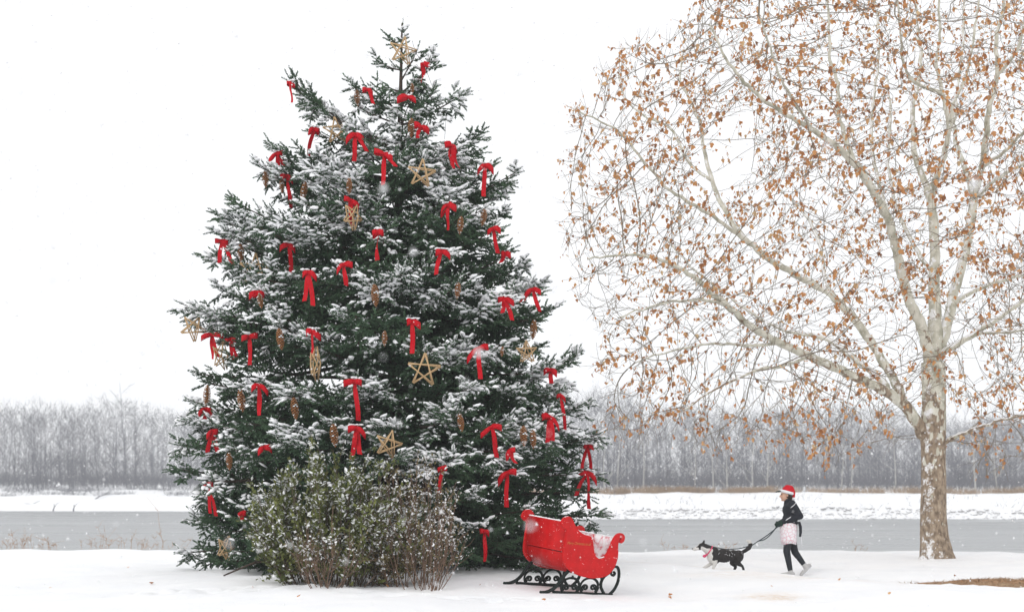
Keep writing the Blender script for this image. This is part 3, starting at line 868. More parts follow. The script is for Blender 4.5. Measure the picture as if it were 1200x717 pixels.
# the light cord looping free of the branches on the right
def cord(name, pts, label):
    p0 = at(*pts[0])
    tb = TB()
    q = [at(*p) - p0 for p in pts]
    tb.tube(q, .0035, 5)
    ob = tb.build(name, M_cord); ob.location = p0
    tag(ob, label, 'cord', 'light cords on the spruce')
    return ob, q
c1, q1 = cord('light_cord', [(483, 48, 25.75), (487, 62, 25.7), (497, 76, 25.6), (506, 100, 25.5), (517, 118, 25.4), (523, 135, 25.4), (522, 150, 25.3), (521, 163, 25.2)], 'thin dark cord with a loop hanging free on the right near the top')
tb = TB(); tb.tube([Vector((math.cos(a) * .022, 0, math.sin(a) * .035)) for a in np.linspace(0, 6.28, 11)], .005, 5)
ob = tb.build('cord_loop', M_cord, c1, True); ob.location = q1[1]
cord('light_cord', [(594, 226, 25.6), (590, 245, 25.5), (585, 258, 25.5), (582, 268, 25.4)], 'thin dark cord hanging free under the upper right branch tip')
cord('light_cord', [(233, 570, 25.6), (234, 585, 25.5), (235, 600, 25.5), (235, 615, 25.5)], 'thin dark cord hanging free over the river at the lower left')
# ------------------------------------------------------------------ the sycamore on the right
SYY = 31.0
SYX = (1097 - CX) / F_PX * SYY
SYZ = g1(SYX, SYY)
syc = empty('sycamore_tree', (SYX, SYY, SYZ))
tag(syc, 'large pale sycamore keeping its brown leaves beside the river path', 'sycamore tree')
# limbs: pixel course with width in px, and how far the end comes towards (-) or goes from (+) us
LIMBS = {
 'trunk': ([(1098,656,44),(1097,648,38),(1095,630,33),(1094,605,31),(1094,575,29),(1094,545,28),(1094,515,28),(1094,480,27),(1094,450,27),(1094,425,28)], 0),
 'A': ([(1094,425,20),(1096,395,17),(1096,367,14.5),(1095,333,13),(1096,307,12),(1095,285,11),(1094,262,11),(1092,239,10)], 0.3),
 'A1': ([(1092,239,8),(1083,210,7.5),(1075,192,7),(1070,177,6.5),(1071,150,6),(1069,125,5.5),(1074,105,5),(1080,74,4.5),(1077,50,4),(1074,20,3),(1072,-20,2.5),(1065,-70,2)], 1.8),
 'A2': ([(1092,239,8),(1096,208,7.5),(1102,198,7),(1107,177,6.5),(1114,152,6),(1109,132,5.5),(1105,112,5),(1100,90,4),(1096,74,4),(1102,40,3),(1100,0,2.5),(1108,-60,2)], -1.6),
 'A3': ([(1114,152,5),(1116,118,4.5),(1124,108,4),(1134,85,3.5),(1140,50,3),(1146,10,2.5),(1150,-50,2)], -0.5),
 'A4': ([(1105,112,4.5),(1090,105,4),(1078,102,4),(1066,92,3.5),(1058,70,3),(1054,30,2.5),(1052,-20,2)], -2.6),
 'B': ([(1098,420,16),(1109,380,12.5),(1116,351,12),(1125,318,11),(1131,300,10.5),(1134,282,10),(1139,250,10),(1141,230,9.5)], 0.6),
 'B1': ([(1141,230,7),(1135,208,6.5),(1127,188,6),(1119,168,5),(1118,140,4),(1122,100,3),(1130,40,2.5),(1128,-30,2)], 2.2),
 'B2': ([(1141,230,8),(1147,212,7.5),(1152,190,7),(1155,165,7),(1156,143,6.5),(1160,125,6),(1165,103,6),(1170,87,5.5),(1168,62,5),(1167,45,4.5),(1170,31,4),(1177,10,3.5),(1180,-40,2.5)], -0.6),
 'B3': ([(1170,87,4.5),(1183,74,4.2),(1192,60,4),(1197,40,3.5),(1206,0,3),(1220,-60,2)], -2.0),
 'B4': ([(1143,230,5.5),(1165,212,5),(1178,203,4.5),(1197,192,4),(1240,170,3),(1300,120,2)], 2.4),
 'B5': ([(1153,195,4.5),(1165,186,4.5),(1178,179,4),(1196,159,3.5),(1230,120,3),(1270,60,2)], -2.5),
 'C': ([(1092,430,16),(1083,389,13),(1069,360,12),(1059,331,11.5),(1053,310,11),(1049,285,10.5),(1043,262,10),(1029,234,9.5),(1012,205,9),(1001,191,8.5),(978,168,7),(951,152,6),(920,133,5),(895,118,4.5),(870,95,4),(848,66,3),(832,30,2)], -2.2),
 'C1': ([(1001,191,6),(990,160,5.5),(982,134,5),(982,110,4.5),(981,89,4),(972,71,3.5),(972,29,3),(968,-10,2.5),(960,-60,2)], -1.0),
 'C2': ([(951,152,4),(935,125,3.5),(915,95,3),(905,60,2.5),(890,20,2)], -3.0),
 'C3': ([(1043,262,5),(1032,225,4.5),(1022,180,4),(1020,140,3.5),(1028,90,3),(1030,40,2.5),(1022,-20,2)], 1.6),
 'C4': ([(1089,313,5),(1074,293,5),(1058,262,4.5),(1046,230,4),(1040,190,3.5),(1044,140,3),(1040,90,2)], 2.5),
 'D': ([(1084,512,15),(1072,490,14),(1062,476,13),(1041,460,12),(1009,444,11),(981,432,10.5),(950,418,10),(913,401,9),(876,381,8),(848,355,7),(820,331,6),(791,310,5),(767,302,4),(743,298,3.2),(715,300,2.5),(690,303,2)], -2.8),
 'D1': ([(950,418,4.5),(920,428,4),(890,432,3.5),(860,445,3),(830,460,2.5),(800,480,2)], -3.4),
 'D2': ([(913,401,4.5),(880,405,4),(850,402,3.5),(815,405,3),(780,412,2.5),(745,425,2)], -1.5),
 'D3': ([(848,355,4),(820,350,3.5),(790,352,3),(760,360,2.5),(725,372,2)], -3.6),
 'E': ([(1058,470,12),(1045,440,10.5),(1025,407,10),(1005,379,9.5),(989,359,9),(973,343,8.5),(940,326,8),(920,314,7.5),(900,303,7.5),(882,288,7),(865,273,6.5),(853,253,6),(842,232,5.5),(834,212,5),(828,187,4.5),(822,168,4),(822,144,3.8),(806,113,3.2),(795,94,2.8),(800,62,2)], 2.4),
 'E2': ([(882,288,5),(857,269,4.5),(832,252,4.2),(806,238,4),(779,219,3.6),(752,187,3),(728,156,2.5),(700,140,2),(673,129,1.6)], 0.6),
 'E3': ([(834,212,4),(806,191,3.5),(796,168,3.2),(787,148,3),(759,140,2.5),(732,117,2),(724,86,1.6)], 3.2),
 'E4': ([(973,343,5),(965,320,4.5),(962,290,4),(950,260,3.5),(930,235,3),(905,215,2.5),(880,200,2)], 4.0),
 'F': ([(1041,458,8),(1034,445,7.5),(1010,427,7),(987,409,6.5),(970,396,6),(947,392,5),(925,390,4.5),(900,378,4),(870,360,3.5),(845,340,3),(815,318,2.4),(780,280,2)], 3.6),
 'G': ([(1100,418,8),(1109,409,7.5),(1125,402,7),(1143,391,6.5),(1161,378,6),(1179,367,5.5),(1197,353,5),(1250,320,4),(1320,270,3),(1400,230,2)], -2.4),
 'G2': ([(1143,391,4.5),(1174,389,4),(1197,386,3.8),(1250,392,3),(1330,405,2)], -3.2),
 'H': ([(1117,357,5.5),(1124,349,5.2),(1138,342,5),(1156,334,4.5),(1174,328,4.2),(1197,323,4),(1250,300,3),(1330,250,2)], 2.6),
 'I': ([(1106,520,7),(1112,515,6),(1126,508,5),(1149,500,4.2),(1185,488,3.2),(1240,480,2)], -2.2),
}
DEPTH_END = {'A': .3}
nodes_p, nodes_r, parent, fixed = [], [], [], []
limb_chain = {}
end_depth = {}
def add_node(p, r, par, fx=True):
    nodes_p.append(np.array(p)); nodes_r.append(r); parent.append(par); fixed.append(fx)
    return len(nodes_p) - 1
for nm, (pts, dep) in LIMBS.items():
    P = np.array(pts, dtype=float)
    # depth at the start = depth of the nearest node already there (in the picture)
    if nm == 'trunk': d0, par0 = 0.0, -1
    else:
        best, par0 = 1e9, -1
        for i, q in enumerate(nodes_p):
            ppx = CX + F_PX * q[0] / q[1]; ppy = HY - F_PX * (q[2] - CAMZ) / q[1]
            dd = (ppx - P[0, 0]) ** 2 + (ppy - P[0, 1]) ** 2
            if dd < best: best, par0 = dd, i
        d0 = nodes_p[par0][1] - SYY
    seg = np.concatenate([[0], np.cumsum(np.hypot(np.diff(P[:, 0]), np.diff(P[:, 1])))])
    n_ = max(int(seg[-1] / 7), 3)
    t = np.linspace(0, seg[-1], n_)
    # smooth the traced course a little
    X, Yp, Wd = np.interp(t, seg, P[:, 0]), np.interp(t, seg, P[:, 1]), np.interp(t, seg, P[:, 2])
    for _ in range(2):
        X[1:-1] = .25 * X[:-2] + .5 * X[1:-1] + .25 * X[2:]; Yp[1:-1] = .25 * Yp[:-2] + .5 * Yp[1:-1] + .25 * Yp[2:]
    ch = []
    par = par0
    for k in range(n_):
        u = t[k] / seg[-1]
        Y = SYY + d0 + (dep - d0) * u ** 0.9 if nm != 'trunk' else SYY
        w3 = np.array(at(X[k], Yp[k], Y))
        if nm != 'trunk': w3 += rng.normal(0, .012, 3)
        par = add_node(w3, 0.5 * Wd[k] / F_PX * Y, par)
        ch.append(par)
    limb_chain[nm] = (par0, ch)
NFIX = len(nodes_p)

# attraction points: where the crown spreads (outline read off the photograph, continued beyond the frame)
OUT = [(660,150),(690,105),(722,58),(765,45),(800,28),(822,-30),(860,-120),(960,-190),(1100,-230),(1260,-190),(1400,-90),(1480,60),(1500,220),(1470,360),(1400,450),(1300,520),(1200,540),(1130,565),(1105,540),(1060,520),(1010,515),(970,560),(930,520),(880,510),(840,530),(790,505),(745,515),(700,505),(712,470),(700,420),(690,380),(664,310),(658,230)]
def inside(px, py, poly):
    c = False
    j = len(poly) - 1
    for i in range(len(poly)):
        xi, yi = poly[i]; xj, yj = poly[j]
        if (yi > py) != (yj > py) and px < (xj - xi) * (py - yi) / (yj - yi) + xi: c = not c
        j = i
    return c
att = []
while len(att) < 5200:
    px, py = rng.uniform(650, 1500), rng.uniform(-230, 570)
    if not inside(px, py, OUT): continue
    if px > 1230 and rng.random() < .6: continue
    if py < -30 and rng.random() < .5: continue
    if ((px - 850) / 34) ** 2 + ((py - 185) / 48) ** 2 < 1: continue
    if ((px - 905) / 24) ** 2 + ((py - 335) / 20) ** 2 < 1: continue
    if ((px - 1120) / 10) ** 2 + ((py - 225) / 28) ** 2 < 1: continue
    if abs(px - 1094) < 45 and py > 470: continue
    dxm = (px - 1097) / F_PX * SYY
    Rc = 8.4
    half = math.sqrt(max(Rc * Rc - dxm * dxm, 1.2)) * 0.62
    if py > 430: half *= 0.75
    Y = SYY + rng.uniform(-half, half * .9)
    att.append(np.array(at(px, py, Y)))
att = np.array(att)
STEP, KILL, INFL = 0.17, 0.26, 2.6
alive = np.ones(len(att), bool)
grown = {}
for it in range(75):
    kd = kdtree.KDTree(len(nodes_p))
    for i, q in enumerate(nodes_p):
        kd.insert(q, i)
    kd.balance()
    pull = {}
    for ai in np.flatnonzero(alive):
        co, i, dist = kd.find(att[ai])
        if dist < KILL: alive[ai] = False; continue
        if dist > INFL + (2.0 if it < 8 else 0): continue
        if i < len(limb_chain['trunk'][1]): continue
        v = att[ai] - nodes_p[i]
        pull.setdefault(i, []).append(v / dist)
    if not pull: break
    for i, vl in pull.items():
        v = np.sum(vl, 0)
        if np.linalg.norm(v) < 1e-3: continue
        v = nrm(v)
        pi = parent[i]
        if pi >= 0 and not fixed[i]:
            v = nrm(v + 0.9 * nrm(nodes_p[i] - nodes_p[pi]))
        v = nrm(v + rng.normal(0, .10, 3))
        new = nodes_p[i] + v * STEP
        if any(np.linalg.norm(new - nodes_p[c_]) < 0.7 * STEP for c_ in grown.get(i, ())): continue
        grown.setdefault(i, []).append(len(nodes_p))
        add_node(new, 0.0, i, False)
N = len(nodes_p)
kids = [[] for _ in range(N)]
for i in range(N):
    if parent[i] >= 0: kids[parent[i]].append(i)
# radii of the grown part: pipe model, thin ends
for i in range(N - 1, NFIX - 1, -1):
    g = [nodes_r[k] for k in kids[i]]
    nodes_r[i] = max(0.0052, (sum(r ** 2.35 for r in g)) ** (1 / 2.35)) if g else 0.0052
    nodes_r[i] = min(nodes_r[i], 0.045)
NP = np.array(nodes_p)
off = np.array([SYX, SYY, SYZ])
tw = Tubes()
# chains of grown nodes
for i in range(NFIX, N):
    p = parent[i]
    if p >= NFIX:
        big_kid = max(kids[p], key=lambda k: nodes_r[k])
        if big_kid == i: continue                       # inside another chain
    ch = [p, i]
    c = i
    while kids[c]:
        c = max(kids[c], key=lambda k: nodes_r[k]); ch.append(c)
    rad = [min(nodes_r[k], nodes_r[ch[1]]) for k in ch]
    P = NP[ch].copy()
    if len(P) > 3:
        P[1:-1] = .25 * P[:-2] + .5 * P[1:-1] + .25 * P[2:]
    tw.add(P - off, np.array(rad), 3 if rad[0] < .012 else 5)
# fine twigs and the leaves at their ends
LF_P, LF_D = [], []
def lowness(p):
    py = HY - F_PX * (p[2] - CAMZ) / p[1]
    return float(np.clip((py - 330) / 150, 0, 1))
def leafy(p):
    px = CX + F_PX * p[0] / p[1]; py = HY - F_PX * (p[2] - CAMZ) / p[1]
    d = 0.56 + 1.35 * mnoise.noise((p[0] * .8, p[1] * .8, p[2] * .8)) + 0.35 * mnoise.noise((p[0] * 2.5, p[1] * 2.5, p[2] * 2.5))
    d += 0.35 * math.exp(-((px - 960) / 170) ** 2 - ((py - 110) / 150) ** 2)
    if py > 330: d -= 0.08
    return min(max(d, 0.05), 1.0)
for i in range(NFIX, N):
    tip = not kids[i]
    if not tip and (nodes_r[i] > 0.013 or rng.random() > 0.7): continue
    base = NP[i]; f = nrm(base - NP[parent[i]])
    lo = lowness(base)
    for k in range(2 if tip else 1):
        d = nrm(f * 0.9 + rng.normal(0, .5, 3) + ZUP * (0.40 - 0.9 * lo))
        L = rng.uniform(0.18, 0.5)
        n_ = 3
        P = [base]
        for s in range(n_):
            d = nrm(d + rng.normal(0, .07, 3) + ZUP * (0.08 - 0.16 * lo))
            P.append(P[-1] + d * L / n_)
        tw.add(np.array(P) - off, np.linspace(.0046, .0030, n_ + 1), 3)
        if rng.random() < leafy(base):
            for q in range(1 + int(rng.integers(0, 4) * (leafy(base) > .6)) + (rng.random() < .5)):
                pos = P[-1 - int(rng.integers(0, 3))]
                LF_P.append(pos + rng.normal(0, .02, 3)); LF_D.append(nrm(ZUP * -1 + rng.normal(0, .45, 3)))
print('sycamore nodes', N, 'leaves', len(LF_P))

# bark: cream upper limbs, flaking brown plates low on the trunk
M_syc, n, l, b = nmat('sycamore_bark')
tc = n.new('ShaderNodeTexCoord'); sx = n.new('ShaderNodeSeparateXYZ'); l.new(tc.outputs['Object'], sx.inputs['Vector'])
mp = n.new('ShaderNodeMapping'); mp.inputs['Scale'].default_value = (1, 1, .55); l.new(tc.outputs['Object'], mp.inputs['Vector'])
t1 = noise_node(n, l, 5.5, 6, 0.62, mp.outputs['Vector'])
t2 = noise_node(n, l, 14, 5, 0.6, mp.outputs['Vector'])
cream = ramp(n, l, t1.outputs['Fac'], [(0.34, (0.36, 0.35, 0.27)), (0.5, (0.60, 0.58, 0.49)), (0.66, (0.74, 0.72, 0.63))])
plate = ramp(n, l, t2.outputs['Fac'], [(0.34, (0.15, 0.11, 0.08)), (0.55, (0.33, 0.255, 0.185)), (0.75, (0.48, 0.395, 0.30))])
hz_ = n.new('ShaderNodeMapRange'); hz_.inputs['From Min'].default_value = 1.0; hz_.inputs['From Max'].default_value = 5.6; hz_.inputs['To Min'].default_value = 0.13; hz_.inputs['To Max'].default_value = -0.30
l.new(sx.outputs['Z'], hz_.inputs['Value'])
v3 = n.new('ShaderNodeTexVoronoi'); v3.inputs['Scale'].default_value = 9.0; l.new(mp.outputs['Vector'], v3.inputs['Vector'])
t3 = noise_node(n, l, 4.2, 4, 0.65, mp.outputs['Vector'])
sc_ = n.new('ShaderNodeMath'); sc_.operation = 'MULTIPLY_ADD'; sc_.inputs[1].default_value = 0.35
l.new(v3.outputs['Distance'], sc_.inputs[0]); l.new(t3.outputs['Fac'], sc_.inputs[2])
ad = n.new('ShaderNodeMath'); ad.operation = 'ADD'; l.new(sc_.outputs['Value'], ad.inputs[0]); l.new(hz_.outputs['Result'], ad.inputs[1])
mk = ramp(n, l, ad.outputs['Value'], [(0.575, 0), (0.625, 1)])
mx = n.new('ShaderNodeMixRGB'); l.new(mk.outputs['Color'], mx.inputs['Fac']); l.new(cream.outputs['Color'], mx.inputs['Color1']); l.new(plate.outputs['Color'], mx.inputs['Color2'])
# snow lodged on the upper sides and blown against the trunk's windward side
ge = n.new('ShaderNodeNewGeometry'); sn = n.new('ShaderNodeSeparateXYZ'); l.new(ge.outputs['Normal'], sn.inputs['Vector'])
dn = n.new('ShaderNodeVectorMath'); dn.operation = 'DOT_PRODUCT'; dn.inputs[1].default_value = (-0.55, -0.45, 0.80); l.new(ge.outputs['Normal'], dn.inputs[0])
sa = n.new('ShaderNodeMath'); sa.operation = 'MULTIPLY_ADD'; sa.inputs[1].default_value = 0.55; l.new(dn.outputs['Value'], sa.inputs[0])
t4 = noise_node(n, l, 7.0, 5, 0.7, tc.outputs['Object']); l.new(t4.outputs['Fac'], sa.inputs[2])
sk = ramp(n, l, sa.outputs['Value'], [(0.90, 0), (1.02, 0.9)])
mx2 = n.new('ShaderNodeMixRGB'); mx2.inputs['Color2'].default_value = (*SNOW, 1); l.new(sk.outputs['Color'], mx2.inputs['Fac']); l.new(mx.outputs['Color'], mx2.inputs['Color1'])
l.new(mx2.outputs['Color'], b.inputs['Base Color']); b.inputs['Roughness'].default_value = 0.85; b.inputs['Specular IOR Level'].default_value = 0.2
bp = n.new('ShaderNodeBump'); bp.inputs['Strength'].default_value = 0.6; bp.inputs['Distance'].default_value = 0.02
l.new(ad.outputs['Value'], bp.inputs['Height']); l.new(bp.outputs['Normal'], b.inputs['Normal'])
M_syctwig = simple('sycamore_twig', (0.31, 0.265, 0.205), (0.16, 0.13, 0.10), 3, 0.85)

for nm, (par0, ch) in limb_chain.items():
    tbz = Tubes()
    idx = ch if par0 < 0 else [par0] + ch
    rad = [nodes_r[k] for k in idx]
    if par0 >= 0: rad[0] = min(rad[0], rad[1])
    P = NP[idx] - off
    if nm == 'trunk':
        P = np.concatenate([[P[0] + np.array([0, 0, -0.25])], P]); rad = [rad[0] * 1.12] + rad
        # a finely divided trunk with slight bulges
        tt = np.linspace(0, 1, 60); sg = np.concatenate([[0], np.cumsum(np.linalg.norm(np.diff(P, axis=0), axis=1))]); sg /= sg[-1]
        P = np.stack([np.interp(tt, sg, P[:, i]) for i in range(3)], 1); rad = np.interp(tt, sg, rad)
        tbz.add(P, np.array(rad), 22)
        for v in tbz.V:
            for j in range(len(v)):
                q = v[j]; nz_ = mnoise.noise((q[0] * 2.2, q[1] * 2.2, q[2] * 0.9)) * .03 + mnoise.noise((q[0] * 9, q[1] * 9, q[2] * 5)) * .008
                c = P[j // 22]; d_ = q - c; v[j] = c + d_ * (1 + nz_ / max(np.linalg.norm(d_), .05))
        tbz.build('trunk', M_syc, syc)
    else:
        tbz.add(P, np.array(rad), 10)
        tbz.build('limb', M_syc, syc)
tag(tw.build('twigs', M_syctwig, syc), kind='stuff')

# dry curled leaves
M_leaf, n, l, b = nmat('dry_leaf')
oi = n.new('ShaderNodeAttribute'); oi.attribute_name = 'tone'
rr_ = ramp(n, l, oi.outputs['Fac'], [(0.0, (0.26, 0.115, 0.055)), (0.35, (0.54, 0.235, 0.09)), (0.75, (0.70, 0.37, 0.155)), (1.0, (0.70, 0.50, 0.29))])
l.new(rr_.outputs['Color'], b.inputs['Base Color']); b.inputs['Roughness'].default_value = 0.75; b.inputs['Specular IOR Level'].default_value = 0.2
tr = n.new('ShaderNodeBsdfTranslucent'); l.new(rr_.outputs['Color'], tr.inputs['Color'])
ms = n.new('ShaderNodeMixShader'); ms.inputs['Fac'].default_value = 0.5
l.new(b.outputs['BSDF'], ms.inputs[1]); l.new(tr.outputs['BSDF'], ms.inputs[2]); l.new(ms.outputs['Shader'], n['Material Output'].inputs['Surface'])
LT = np.array([(0, 0), (.30, .12), (.52, .42), (.30, .48), (.26, .80), (0, 1.0), (-.26, .80), (-.30, .48), (-.52, .42), (-.30, .12)])     # lobed outline
def leaf_mesh(name, P, D, smin, smax):
    P = np.array(P); D = np.array(D); n_ = len(P)
    S_ = np.cross(D, rng.normal(0, 1, (n_, 3))); S_ /= np.linalg.norm(S_, axis=1, keepdims=True)
    Nn = np.cross(D, S_)
    sz = smin + (smax - smin) * rng.random(n_) ** 1.5
    fold = rng.uniform(.2, .9, n_); curl = rng.normal(0, .35, n_)
    V_ = []
    for (u, v) in list(LT) + [(0, .45)]:
        V_.append(P + S_ * (u * sz * np.cos(fold))[:, None] + D * (v * sz)[:, None] + Nn * (abs(u) * sz * np.sin(fold) + curl * v * v * sz)[:, None])
    V_ = np.stack(V_, 1).reshape(-1, 3)
    T_ = np.array([(k, (k + 1) % 10, 10) for k in range(10)])
    T_ = (np.arange(n_)[:, None, None] * 11 + T_[None]).reshape(-1, 3)
    tone = np.repeat(np.clip(rng.normal(.5, .27, n_), 0, 1), 11)
    return np_mesh(name, V_, T_, False, {'tone': tone})
tag(link('leaves', leaf_mesh('leaves', np.array(LF_P) - off, LF_D, .04, .125), M_leaf, syc), kind='stuff')
# ------------------------------------------------------------------ the far side: wood, pale trunks, rocks, grass, driftwood
M_wood_far = simple('haze_grey_bark', (0.215, 0.215, 0.24), (0.145, 0.145, 0.165), 0.6, 0.9)  # bark paled to grey-blue, colour standing in for part of the haze
M_pale = simple('pale_bark', (0.62, 0.61, 0.58), (0.42, 0.41, 0.39), 1.5, 0.9)
M_drygrass = simple('dry_grass', (0.46, 0.33, 0.21), (0.30, 0.21, 0.14), 0.8, 0.9)
M_rock = simple('bank_rock', (0.36, 0.35, 0.35), (0.22, 0.215, 0.22), 0.7, 0.9)
def bare_tree(seed, H, spread, trunk_r, gen_n=(9, 5), tri=3, up=0.75):
    r_ = np.random.default_rng(seed)
    tb_ = Tubes()
    lean = r_.normal(0, .03, 2)
    T = np.array([[lean[0] * z + .12 * math.sin(z * .6 + seed), lean[1] * z, z] for z in np.linspace(-.4, H, 7)])
    tb_.add(T, np.linspace(trunk_r, trunk_r * .12, 7), 4)
    def grow(p, d, L, r0, depth):
        n_ = 2 if depth else 1; P = [p]
        for k in range(n_):
            d = nrm(d + r_.normal(0, .13, 3) + ZUP * .10); P.append(P[-1] + d * L / n_)
        P = np.array(P)
        tb_.add(P, np.linspace(r0, r0 * .3, n_ + 1), tri)
        if depth:
            for k in range(gen_n[1]):
                t = r_.uniform(.25, 1.0); q = P[min(int(t * n_), n_ - 1)] * (1 - (t * n_) % 1) + P[min(int(t * n_) + 1, n_)] * ((t * n_) % 1)
                dv = nrm(d + r_.normal(0, .6, 3) + ZUP * .25)
                grow(q, dv, L * r_.uniform(.35, .65), r0 * .6, depth - 1)
    for k in range(gen_n[0]):
        z = H * r_.uniform(.10, .93); a = r_.uniform(0, 6.28)
        b0 = np.array([np.interp(z, T[:, 2], T[:, i]) for i in range(3)])
        dv = nrm(np.array([math.cos(a), math.sin(a), up]))
        grow(b0, dv, spread * (1 - .55 * z / H) * r_.uniform(.7, 1.1), max(trunk_r * .42 * (1.1 - z / H), .028), 1)
    V_ = np.concatenate(tb_.V); Q_ = np.concatenate(tb_.T)
    return V_, Q_
VAR = [bare_tree(100 + s, rng.uniform(14.5, 18.5), rng.uniform(4.5, 6.5), rng.uniform(.075, .13), (13, 9)) for s in range(9)]
VARU = [bare_tree(300 + s, rng.uniform(4.0, 7.0), 2.6, .04, (6, 4)) for s in range(4)]
WV, WT, wn_ = [], [], 0
def place(var, x, y, s, rot):
    global wn_
    V_, Q_ = var
    c, s_ = math.cos(rot), math.sin(rot)
    P = np.stack([(V_[:, 0] * c - V_[:, 1] * s_) * s + x, (V_[:, 0] * s_ + V_[:, 1] * c) * s + y, V_[:, 2] * s + g1(x, y)], 1)
    WV.append(P); WT.append(Q_ + wn_); wn_ += len(P)
for k in range(340):
    d = 36 + 95 * rng.random() ** 1.2
    u = rng.uniform(-.47, .44)
    y = 250 + d if u < -.12 else 205 + d
    x = u * (y + 10)
    y = float(shore(x)) + d
    hs = 1.0 if x < -40 else 0.84
    hs *= 1 + .12 * math.sin(x * .047 + 1) + .09 * math.sin(x * .13)
    if rng.random() < .12: hs *= 1.15
    place(VAR[k % 9], x, y, hs * rng.uniform(.82, 1.12), rng.uniform(0, 6.28))
for k in range(420):
    u = rng.uniform(-.47, .44); d = 34 + 45 * rng.random() ** 1.6
    x = u * 245; y = float(shore(x)) + d
    place(VARU[k % 4], x, y, rng.uniform(.7, 1.5), rng.uniform(0, 6.28))
VARB = [bare_tree(500 + s, rng.uniform(15, 19), 6.5, .10, (8, 5), up=1.1) for s in range(5)]
for k in range(380):                                  # the wood goes on behind its edge
    u = rng.uniform(-.47, .44); x = u * 330; y = float(shore(x)) + rng.uniform(85, 190)
    place(VARB[k % 5], x, y, rng.uniform(.8, 1.15) * (1.05 if x < -40 else .88), rng.uniform(0, 6.28))
# the wood's fine twigs and saplings
def far_twigs(n_, d0, d1, h0, h1, l0, l1, wid, upz):
    global wn_
    x = rng.uniform(-.50, .47, n_) * 300; y = shore(x) + d0 + (d1 - d0) * rng.random(n_) ** 1.4
    top_ = np.where(x < -40, 1.0, .84) * (1 + .12 * np.sin(x * .047 + 1) + .09 * np.sin(x * .13) + .07 * np.sin(x * .37 + 1))
    z = gz(x, y) + (h0 + (h1 - h0) * rng.random(n_) ** .8) * top_
    p = np.stack([x, y, z], 1); dv = rng.normal(0, 1, (n_, 3)) * np.array([.6, .6, .35]); dv[:, 2] += upz; dv /= np.linalg.norm(dv, axis=1, keepdims=True)
    ln = rng.uniform(l0, l1, n_)[:, None]; s_ = np.cross(dv, rng.normal(0, 1, (n_, 3))); s_ /= np.linalg.norm(s_, axis=1, keepdims=True); q_ = np.cross(dv, s_)
    V_ = np.stack([p + s_ * wid, p - s_ * wid * .5 + q_ * wid * .87, p - s_ * wid * .5 - q_ * wid * .87, p + dv * ln], 1).reshape(-1, 3)
    i = np.arange(n_)[:, None] * 4
    WT3.append(np.concatenate([i + np.array([[0, 1, 3]]), i + np.array([[1, 2, 3]]), i + np.array([[2, 0, 3]])]) ); WV3.append(V_)
WV3, WT3 = [], []
far_twigs(52000, 36, 120, 3.0, 16.5, 1.2, 3.2, .030, .9)
far_twigs(30000, 34, 90, -.1, 1.5, 1.5, 4.5, .032, 1.8)
k0 = 0
for i_ in range(len(WV3)): WT3[i_] = WT3[i_] + k0; k0 += len(WV3[i_])
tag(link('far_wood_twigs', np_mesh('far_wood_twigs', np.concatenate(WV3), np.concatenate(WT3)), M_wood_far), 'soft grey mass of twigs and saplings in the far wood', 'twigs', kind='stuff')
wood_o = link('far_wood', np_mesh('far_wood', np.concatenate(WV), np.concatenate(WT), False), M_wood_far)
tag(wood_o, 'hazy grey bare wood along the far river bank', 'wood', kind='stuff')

# slim pale trunks at the wood's edge that can be told apart
pale_px = [708, 724, 755, 814, 835, 851, 882, 900, 987, 998, 1049, 1142, 1168]
pale_lab = ['slim pale trunk at the wood edge just right of the spruce', 'second slim pale trunk right of the spruce at the wood edge', 'forked pale trunk at the wood edge above the sleigh front',
 'thin pale trunk at the wood edge above the dog\'s nose', 'thin pale trunk at the wood edge above the dog\'s neck', 'pale trunk at the wood edge above the dog\'s back', 'brightest pale trunk at the wood edge above the leash',
 'pale trunk at the wood edge just left of the red hat', 'pale trunk at the wood edge first right of the walker', 'pale trunk at the wood edge second right of the walker', 'pale trunk at the wood edge left of the sycamore trunk',
 'pale trunk at the wood edge first right of the sycamore trunk', 'pale trunk at the wood edge second right of the sycamore trunk']
for k, px in enumerate(pale_px):
    y = 205 + 34.0 + rng.uniform(-.8, 1.0); x = (px - CX) / F_PX * y
    y = float(shore(x)) + 34.0 + rng.uniform(-.8, .8); x = (px - CX) / F_PX * y
    V_, Q_ = bare_tree(700 + k, rng.uniform(9, 12.5), 3.0, rng.uniform(.10, .15), (7, 3))
    o = empty('pale_tree', (x, y, g1(x, y)))
    tag(o, pale_lab[k], 'tree', 'pale trunks at the far wood edge')
    nt_ = 7 * 4; ntq = 6 * 4
    link('trunk', np_mesh('trunk', V_[:nt_], Q_[:ntq], True), M_pale, o)
    link('crown', np_mesh('crown', V_[nt_:], Q_[ntq:] - nt_, False), M_pale, o)

# rock-armoured water's edge with snow in it
n_ = 2600
u = rng.uniform(-.40, .42, n_); x = u * 215
f = rng.random(n_) * 4.8
keep = x > -30; x, f = x[keep], f[keep]; n_ = len(x)
y = shore(x) + f - .2
C = np.stack([x, y, gz(x, y) + .02], 1)
ang = rng.uniform(0, 6.28, n_)
A_ = np.stack([np.cos(ang), np.sin(ang), rng.normal(0, .3, n_)], 1)
sz = rng.uniform(.12, .42, n_)
Pb, Tb = blobs(C, A_, sz, sz * rng.uniform(.6, 1, n_), sz * rng.uniform(.4, .8, n_), .25)
M_rocksnow, n, l, b = nmat('snowy_rock')
ge = n.new('ShaderNodeNewGeometry'); sn = n.new('ShaderNodeSeparateXYZ'); l.new(ge.outputs['Normal'], sn.inputs['Vector'])
r1 = ramp(n, l, sn.outputs['Z'], [(0.05, (0.38, 0.37, 0.37)), (0.35, SNOW)])
